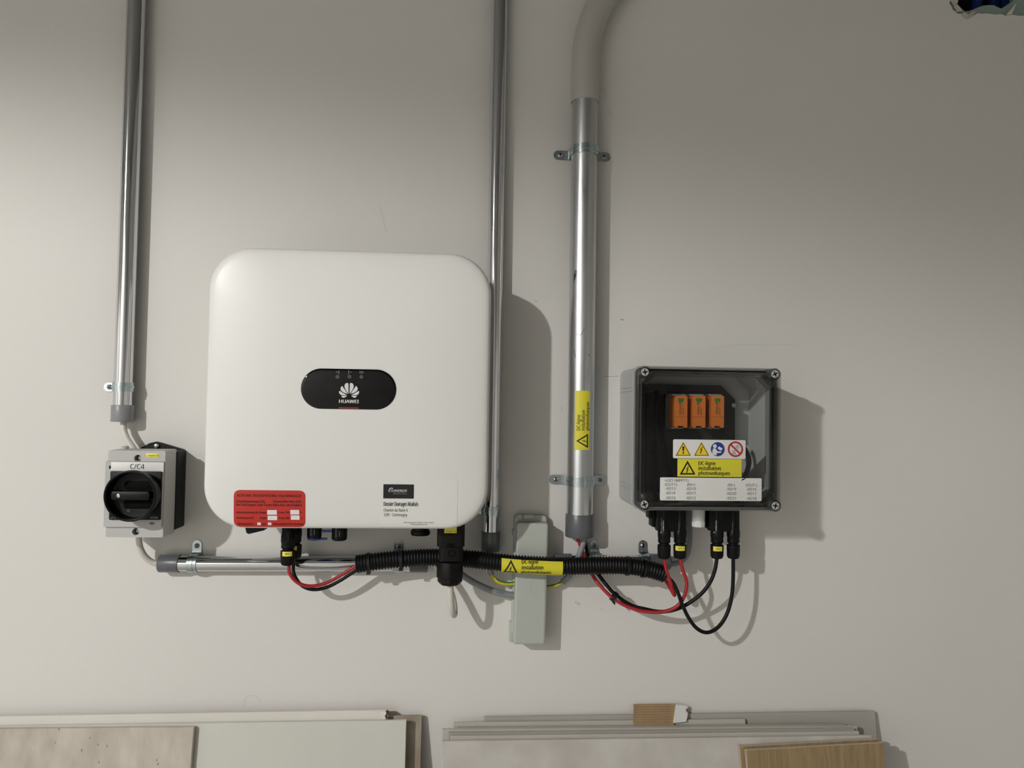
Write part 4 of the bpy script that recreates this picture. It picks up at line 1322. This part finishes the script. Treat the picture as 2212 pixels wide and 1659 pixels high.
pr += [(.0124, o.z + .013), (.0126, o.z + .002), (.0110, o.z), (.0008, o.z)]
MB().lathe(pr, (o.x, -.095, 0), 'Z', 28).build('threaded_gland', M_ivory, jb, ang=25)
nr = MB().lathe([(.0127, o.z + .011), (.0134, o.z + .0105), (.0132, o.z + .001), (.011, o.z - .0003)], (o.x, -.095, 0), 'Z', 32, wob=lambda k: 1 if k % 4 < 2 else .955).build('gland_nut', M_ivory, jb)
o = W(1489, 1133, .035)
MB().lathe([(.0100, zj + .001), (.0100, o.z + .004), (.0090, o.z), (.005, o.z)], (o.x, -.035, 0), 'Z', 16).build('cable_gland', mat('gland_grey', '#8d8f8e', .5), jb)
cable('earth_cable', pts([(1425, 1214, .020), (1443, 1217, .020), (1460, 1217, .022), (1475, 1209, .026), (1485, 1194, .031), (1489, 1170, .035), (1489.5, 1130, .035)]), .0062, M_cgrey, 'grey cable curving up into the clear-lidded box')

# four solar cables at the clear box
z5 = lambda x, y, d: W(1240 + x / 4.741, 1080 + y / 4.741, d)
rC = 14.3 * S(dK)
ca = cable('solar_cable', [z5(928, 560, dK), z5(928, 620, dK), z5(944, 710, dK), z5(976, 810, .081), z5(1008, 900, .078), z5(1028, 962, .072), z5(1026, 975, .066), z5(1005, 940, .062), z5(965, 870, .062), z5(925, 808, .066), z5(880, 760, .068), z5(820, 720, .067)],
           .0036, M_cred, 'red solar cable from the tube end to the leftmost box connector')
connector(ca, 1434.5, 1102, 1174, 1206.5, dK, rC, print_=True, zt=zj)
cb = cable('solar_cable', [z5(1090, 560, dK), z5(1092, 620, dK), z5(1112, 710, dK), z5(1143, 800, dK), z5(1154, 870, .083), z5(1140, 950, .082), z5(1100, 1040, .080), z5(1030, 1105, .077), z5(930, 1142, .073), z5(830, 1150, .069), z5(690, 1136, .064), z5(560, 1096, .058), z5(440, 1036, .052),
            z5(338, 953, .045), z5(243, 848, .036), z5(185, 760, .028), z5(120, 600, .028), z5(70, 480, .030), z5(40, 400, .030), z5(25, 330, .030)],
           .0036, M_cred, 'long red solar cable sagging between aluminium conduit and clear box')
connector(cb, 1468.8, 1102, 1174, 1206.5, dK, rC, 'SP1  +', (1459, 1180, 1480, 1190), zt=zj)
cc = cable('solar_cable', [z5(1462, 560, dK), z5(1460, 620, dK), z5(1442, 720, dK), z5(1398, 835, .082), z5(1318, 945, .079), z5(1210, 1035, .074), z5(1090, 1103, .069), z5(960, 1140, .064), z5(840, 1140, .059), z5(720, 1115, .055), z5(620, 1092, .050), z5(515, 1038, .045),
            z5(400, 948, .038), z5(325, 862, .031), z5(262, 780, .023), z5(190, 680, .017), z5(140, 560, .022), z5(120, 450, .026), z5(105, 370, .026), z5(100, 320, .026)],
           .0038, M_cblack, 'long black solar cable sagging between aluminium conduit and clear box')
connector(cc, 1548.8, 1102, 1174, 1206.5, dK, rC, 'SP1  -', (1541, 1181, 1561, 1191), print_=True, zt=zj)
ce = cable('solar_cable', [z5(1630, 560, dK), z5(1630, 620, dK), z5(1629, 800, dK), z5(1617, 970, dK), z5(1580, 1130, dK), z5(1520, 1250, .084), z5(1440, 1330, .085), z5(1345, 1357, .085), z5(1250, 1308, .085), z5(1170, 1200, .085), z5(1112, 1080, .085), z5(1066, 955, .084), z5(1018, 855, .080),
            z5(960, 790, .074), z5(900, 752, .070), z5(830, 725, .068)],
           .0038, M_cblack, 'black solar cable with the lowest loop under the clear box')
connector(ce, 1584, 1102, 1174, 1206.5, dK, rC, zt=zj)
t0, t1 = z5(360, 930, .046), z5(470, 1030, .049)
tie('cable_tie', 1240 + 410 / 4.741, 1080 + 990 / 4.741, .0445, .0092, 0, 'small cable tie bundling the sagging red and black cables', -100, t1 - t0, .008)

# ------------------------------------------------------------------ leaning tiles and boards
def slab_from(name, l, tl_, r_, tr_, d, th, m, label, cat, group=None, lean=.10, bev=.0008, edge=None):
    """tile whose upper front edge runs between the two picture points; it stands on the floor and leans on the wall"""
    a, b = W(l, tl_, d), W(r_, tr_, d)
    ex_ = (b - a)
    Lx = ex_.length
    ex_.normalize()
    zt = max(a.z, b.z)
    dn_ = Vector((0, -lean, -zt)).normalized()
    dn_ = (dn_ - ex_ * dn_.dot(ex_)).normalized()
    nn = ex_.cross(dn_).normalized()          # towards the viewer or away
    if nn.y < 0: nn = -nn
    h = min((a.z) / -dn_.z, (b.z) / -dn_.z) - .0005
    # low edge clearance: back lower corner must stay above the floor too
    q = [a, b, b + dn_ * h, a + dn_ * h]
    mb = MB()
    def ring(off, i):
        c = sum(q, Vector()) / 4
        out = []
        for p, (sx, sy) in zip(q, ((1, 1), (-1, 1), (-1, -1), (1, -1))):
            out.append(p + ex_ * sx * i + dn_ * sy * i + nn * off)
        return out
    mb.loft([ring(0, bev), ring(bev, 0), ring(th - bev, 0), ring(th, bev)])
    o = mb.build(name, m, ang=20)
    if edge is not None:                       # the unglazed body shows on the rim of the tile
        o.data.materials.append(edge)
        for p in o.data.polygons:
            if p.normal.y > -.8: p.material_index = 1
    if label:
        tag(o, label, cat, group)
    return o
GL, GR = 'tiles leaning below the inverter', 'tiles leaning below the clear box'
M_tb = mat('tile_grey', '#d0d0c7', .4, var=.04, vscale=12)
M_tc = mat('tile_greyer', '#c2c0b6', .5, var=.12, vscale=9, vcol='#8f816d')
def travertine():
    m = mat('travertine', '#cac1b5', .5, var=.25, vscale=34, vcol='#b0a698', stretch=(1, 1, .4), bump=.1, bscale=60, detail=6)
    nt = m.node_tree
    b = nt.nodes['Principled BSDF']
    tc = nt.nodes.new('ShaderNodeTexCoord')
    mp = nt.nodes.new('ShaderNodeMapping')
    mp.inputs['Scale'].default_value = (1, 1, .45)
    vo = nt.nodes.new('ShaderNodeTexVoronoi')
    vo.inputs['Scale'].default_value = 95
    vo.inputs['Randomness'].default_value = 1
    nz = nt.nodes.new('ShaderNodeTexNoise')
    nz.inputs['Scale'].default_value = 30
    nt.links.new(tc.outputs['Object'], mp.inputs[0])
    nt.links.new(mp.outputs[0], vo.inputs['Vector'])
    nt.links.new(mp.outputs[0], nz.inputs['Vector'])
    lt = nt.nodes.new('ShaderNodeMath'); lt.operation = 'LESS_THAN'; lt.inputs[1].default_value = .12
    g2 = nt.nodes.new('ShaderNodeMath'); g2.operation = 'GREATER_THAN'; g2.inputs[1].default_value = .54
    mu = nt.nodes.new('ShaderNodeMath'); mu.operation = 'MULTIPLY'
    nt.links.new(vo.outputs['Distance'], lt.inputs[0])
    nt.links.new(nz.outputs[0], g2.inputs[0])
    nt.links.new(lt.outputs[0], mu.inputs[0])
    nt.links.new(g2.outputs[0], mu.inputs[1])
    src = b.inputs['Base Color'].links[0].from_socket
    mx = nt.nodes.new('ShaderNodeMix'); mx.data_type = 'RGBA'
    mx.inputs[7].default_value = lin('#857667')
    nt.links.new(mu.outputs[0], mx.inputs[0])
    nt.links.new(src, mx.inputs[6])
    nt.links.new(mx.outputs[2], b.inputs['Base Color'])
    return m
M_trav = travertine()
M_paper = mat('paper_face', '#dfdad3', .8, var=.06, vscale=8, bump=.25, bscale=40)
slab_from('tile', -260, 1559, 911.5, 1546, .016, .0095, M_tc, 'grey tile with a stained edge, rearmost below the inverter', 'tile', GL)
pb = slab_from('paper_covered_board', -260, 1552, 838, 1533.5, .0285, .010, M_paper, 'thin board with torn white paper edge behind the tiles', 'board', None)
M_brown = mat('brown_core', '#4a382a', .9)
flap(((832, 1536), (838, 1533.5), (841, 1538), (836, 1545), (838, 1551), (833, 1553)), (.0288, .0296, .031, .030, .031, .0296)).build('torn_edge', M_brown, pb)
flap(((822, 1537), (833, 1535.5), (835, 1541), (831, 1546), (834, 1553), (824, 1553)), (.0292, .031, .033, .030, .033, .0296)).build('torn_edge', M_paper, pb)
slab_from('tile', -260, 1572.5, 877.8, 1555.5, .0415, .0095, M_tb, 'smooth pale grey tile in front of the torn paper board', 'tile', GL)
slab_from('tile', -260, 1577, 418.8, 1570.5, .0545, .0100, M_trav, 'beige travertine tile with dark pits, foremost below the switch', 'tile', GL)

M_t1 = mat('tile_taupe', '#aca79f', .45, var=.05, vscale=10)
M_t2 = mat('tile_side', '#bebab0', .5, var=.08, vscale=10)
M_t7 = mat('tile_stone', '#cac6bf', .5, var=.10, vscale=16, vcol='#b7b2ab', bump=.05, bscale=80)
slab_from('tile', 1046, 1549, 1890, 1536.5, .0145, .009, M_t1, 'taupe tile reaching highest, against the wall below the box', 'tile', GR)
slab_from('tile', 980, 1561, 1610, 1553.5, .0255, .009, M_t2, 'shorter tile directly in front of the tallest taupe tile', 'tile', GR)
slab_from('tile', 988, 1571.5, 1826, 1564.5, .0365, .009, M_t1, 'tile just below the brown cardboard piece', 'tile', GR)
slab_from('tile', 955.5, 1575.5, 1852, 1568.5, .0475, .009, M_t2, 'tile with a chipped upper edge in the middle of the stack', 'tile', GR)
slab_from('tile', 969, 1583.5, 1846, 1573.5, .0585, .009, M_t1, 'thin-edged tile third from the front of the stack', 'tile', GR)
slab_from('tile', 973, 1590, 1856, 1580, .0695, .009, M_t2, 'thin-edged tile directly behind the front stone tile', 'tile', GR)
slab_from('tile', 955, 1601, 1883, 1589, .0805, .009, M_t7, 'mottled pale stone tile at the front of the stack', 'tile', GR)
def wood():
    m = mat('wood_look', '#9f8963', .5, var=.3, vscale=60, vcol='#867251', stretch=(2.8, 1, .12), bump=.08, bscale=60, detail=7)
    return m
M_wood = wood()
M_woode = mat('tile_body', '#b8ab9a', .6)
slab_from('wood_look_tile', 1597, 1611.5, 1897, 1596, .0920, .009, M_wood, 'rear one of the two brown wood-grain tiles', 'tile', 'wood-look tiles', edge=M_woode)
slab_from('wood_look_tile', 1611, 1620, 1907, 1604, .1035, .009, M_wood, 'front one of the two brown wood-grain tiles', 'tile', 'wood-look tiles', edge=M_woode)

# folded cardboard strips on top of the tiles
cbx = empty('cardboard_strips', W(1415, 1566, .03), 'bundle of brown corrugated cardboard strips on the tiles', 'cardboard')
M_card = mat('cardboard', '#a98f6c', .85, var=.15, vscale=60, stretch=(1, 1, .3))
M_card2 = mat('cardboard_dark', '#7c5f40', .9)
NL = 8
for i in range(NL):
    # each layer lies a little in front of and below the one behind it
    yt, yb = 1522 + i * 5.4, 1522 + (i + 1) * 5.4
    d = .009 + i * .0034
    a, b, c_, e_ = R(1369 + (i % 2) * .8, yt, 1461.5 - i * .9, yb, d)
    tl0 = Vector((0, 0, 0))
    z_sl = W(1461, yt, d).z - W(1369, yt, d).z
    mb = MB().add([(a, -(d - .0036), c_ - .002), (b, -(d - .0036), c_ - .002), (b, -(d - .0036), e_), (a, -(d - .0036), e_),
                   (a, -d, c_ - .002), (b, -d, c_ - .002), (b, -d, e_ - .0008), (a, -d, e_ - .0008)],
                  [(0, 1, 2, 3), (4, 5, 6, 7), (0, 1, 5, 4), (1, 2, 6, 5), (2, 3, 7, 6), (3, 0, 4, 7)])
    mb.build('layer', M_card, cbx, ang=0)
wf = [W(1461, 1523, .012), W(1478, 1523.5, .013), W(1487, 1527, .012), W(1481, 1534, .018), W(1486, 1540, .022), W(1485, 1548, .028), W(1482, 1559, .034), W(1455, 1562, .036)]
MB().loft([[p + Vector((0, dy, 0)) for p in wf] for dy in (.006, 0)]).build('white_tape', mat('white_tape', '#dcdbd6', .6), cbx, ang=25)
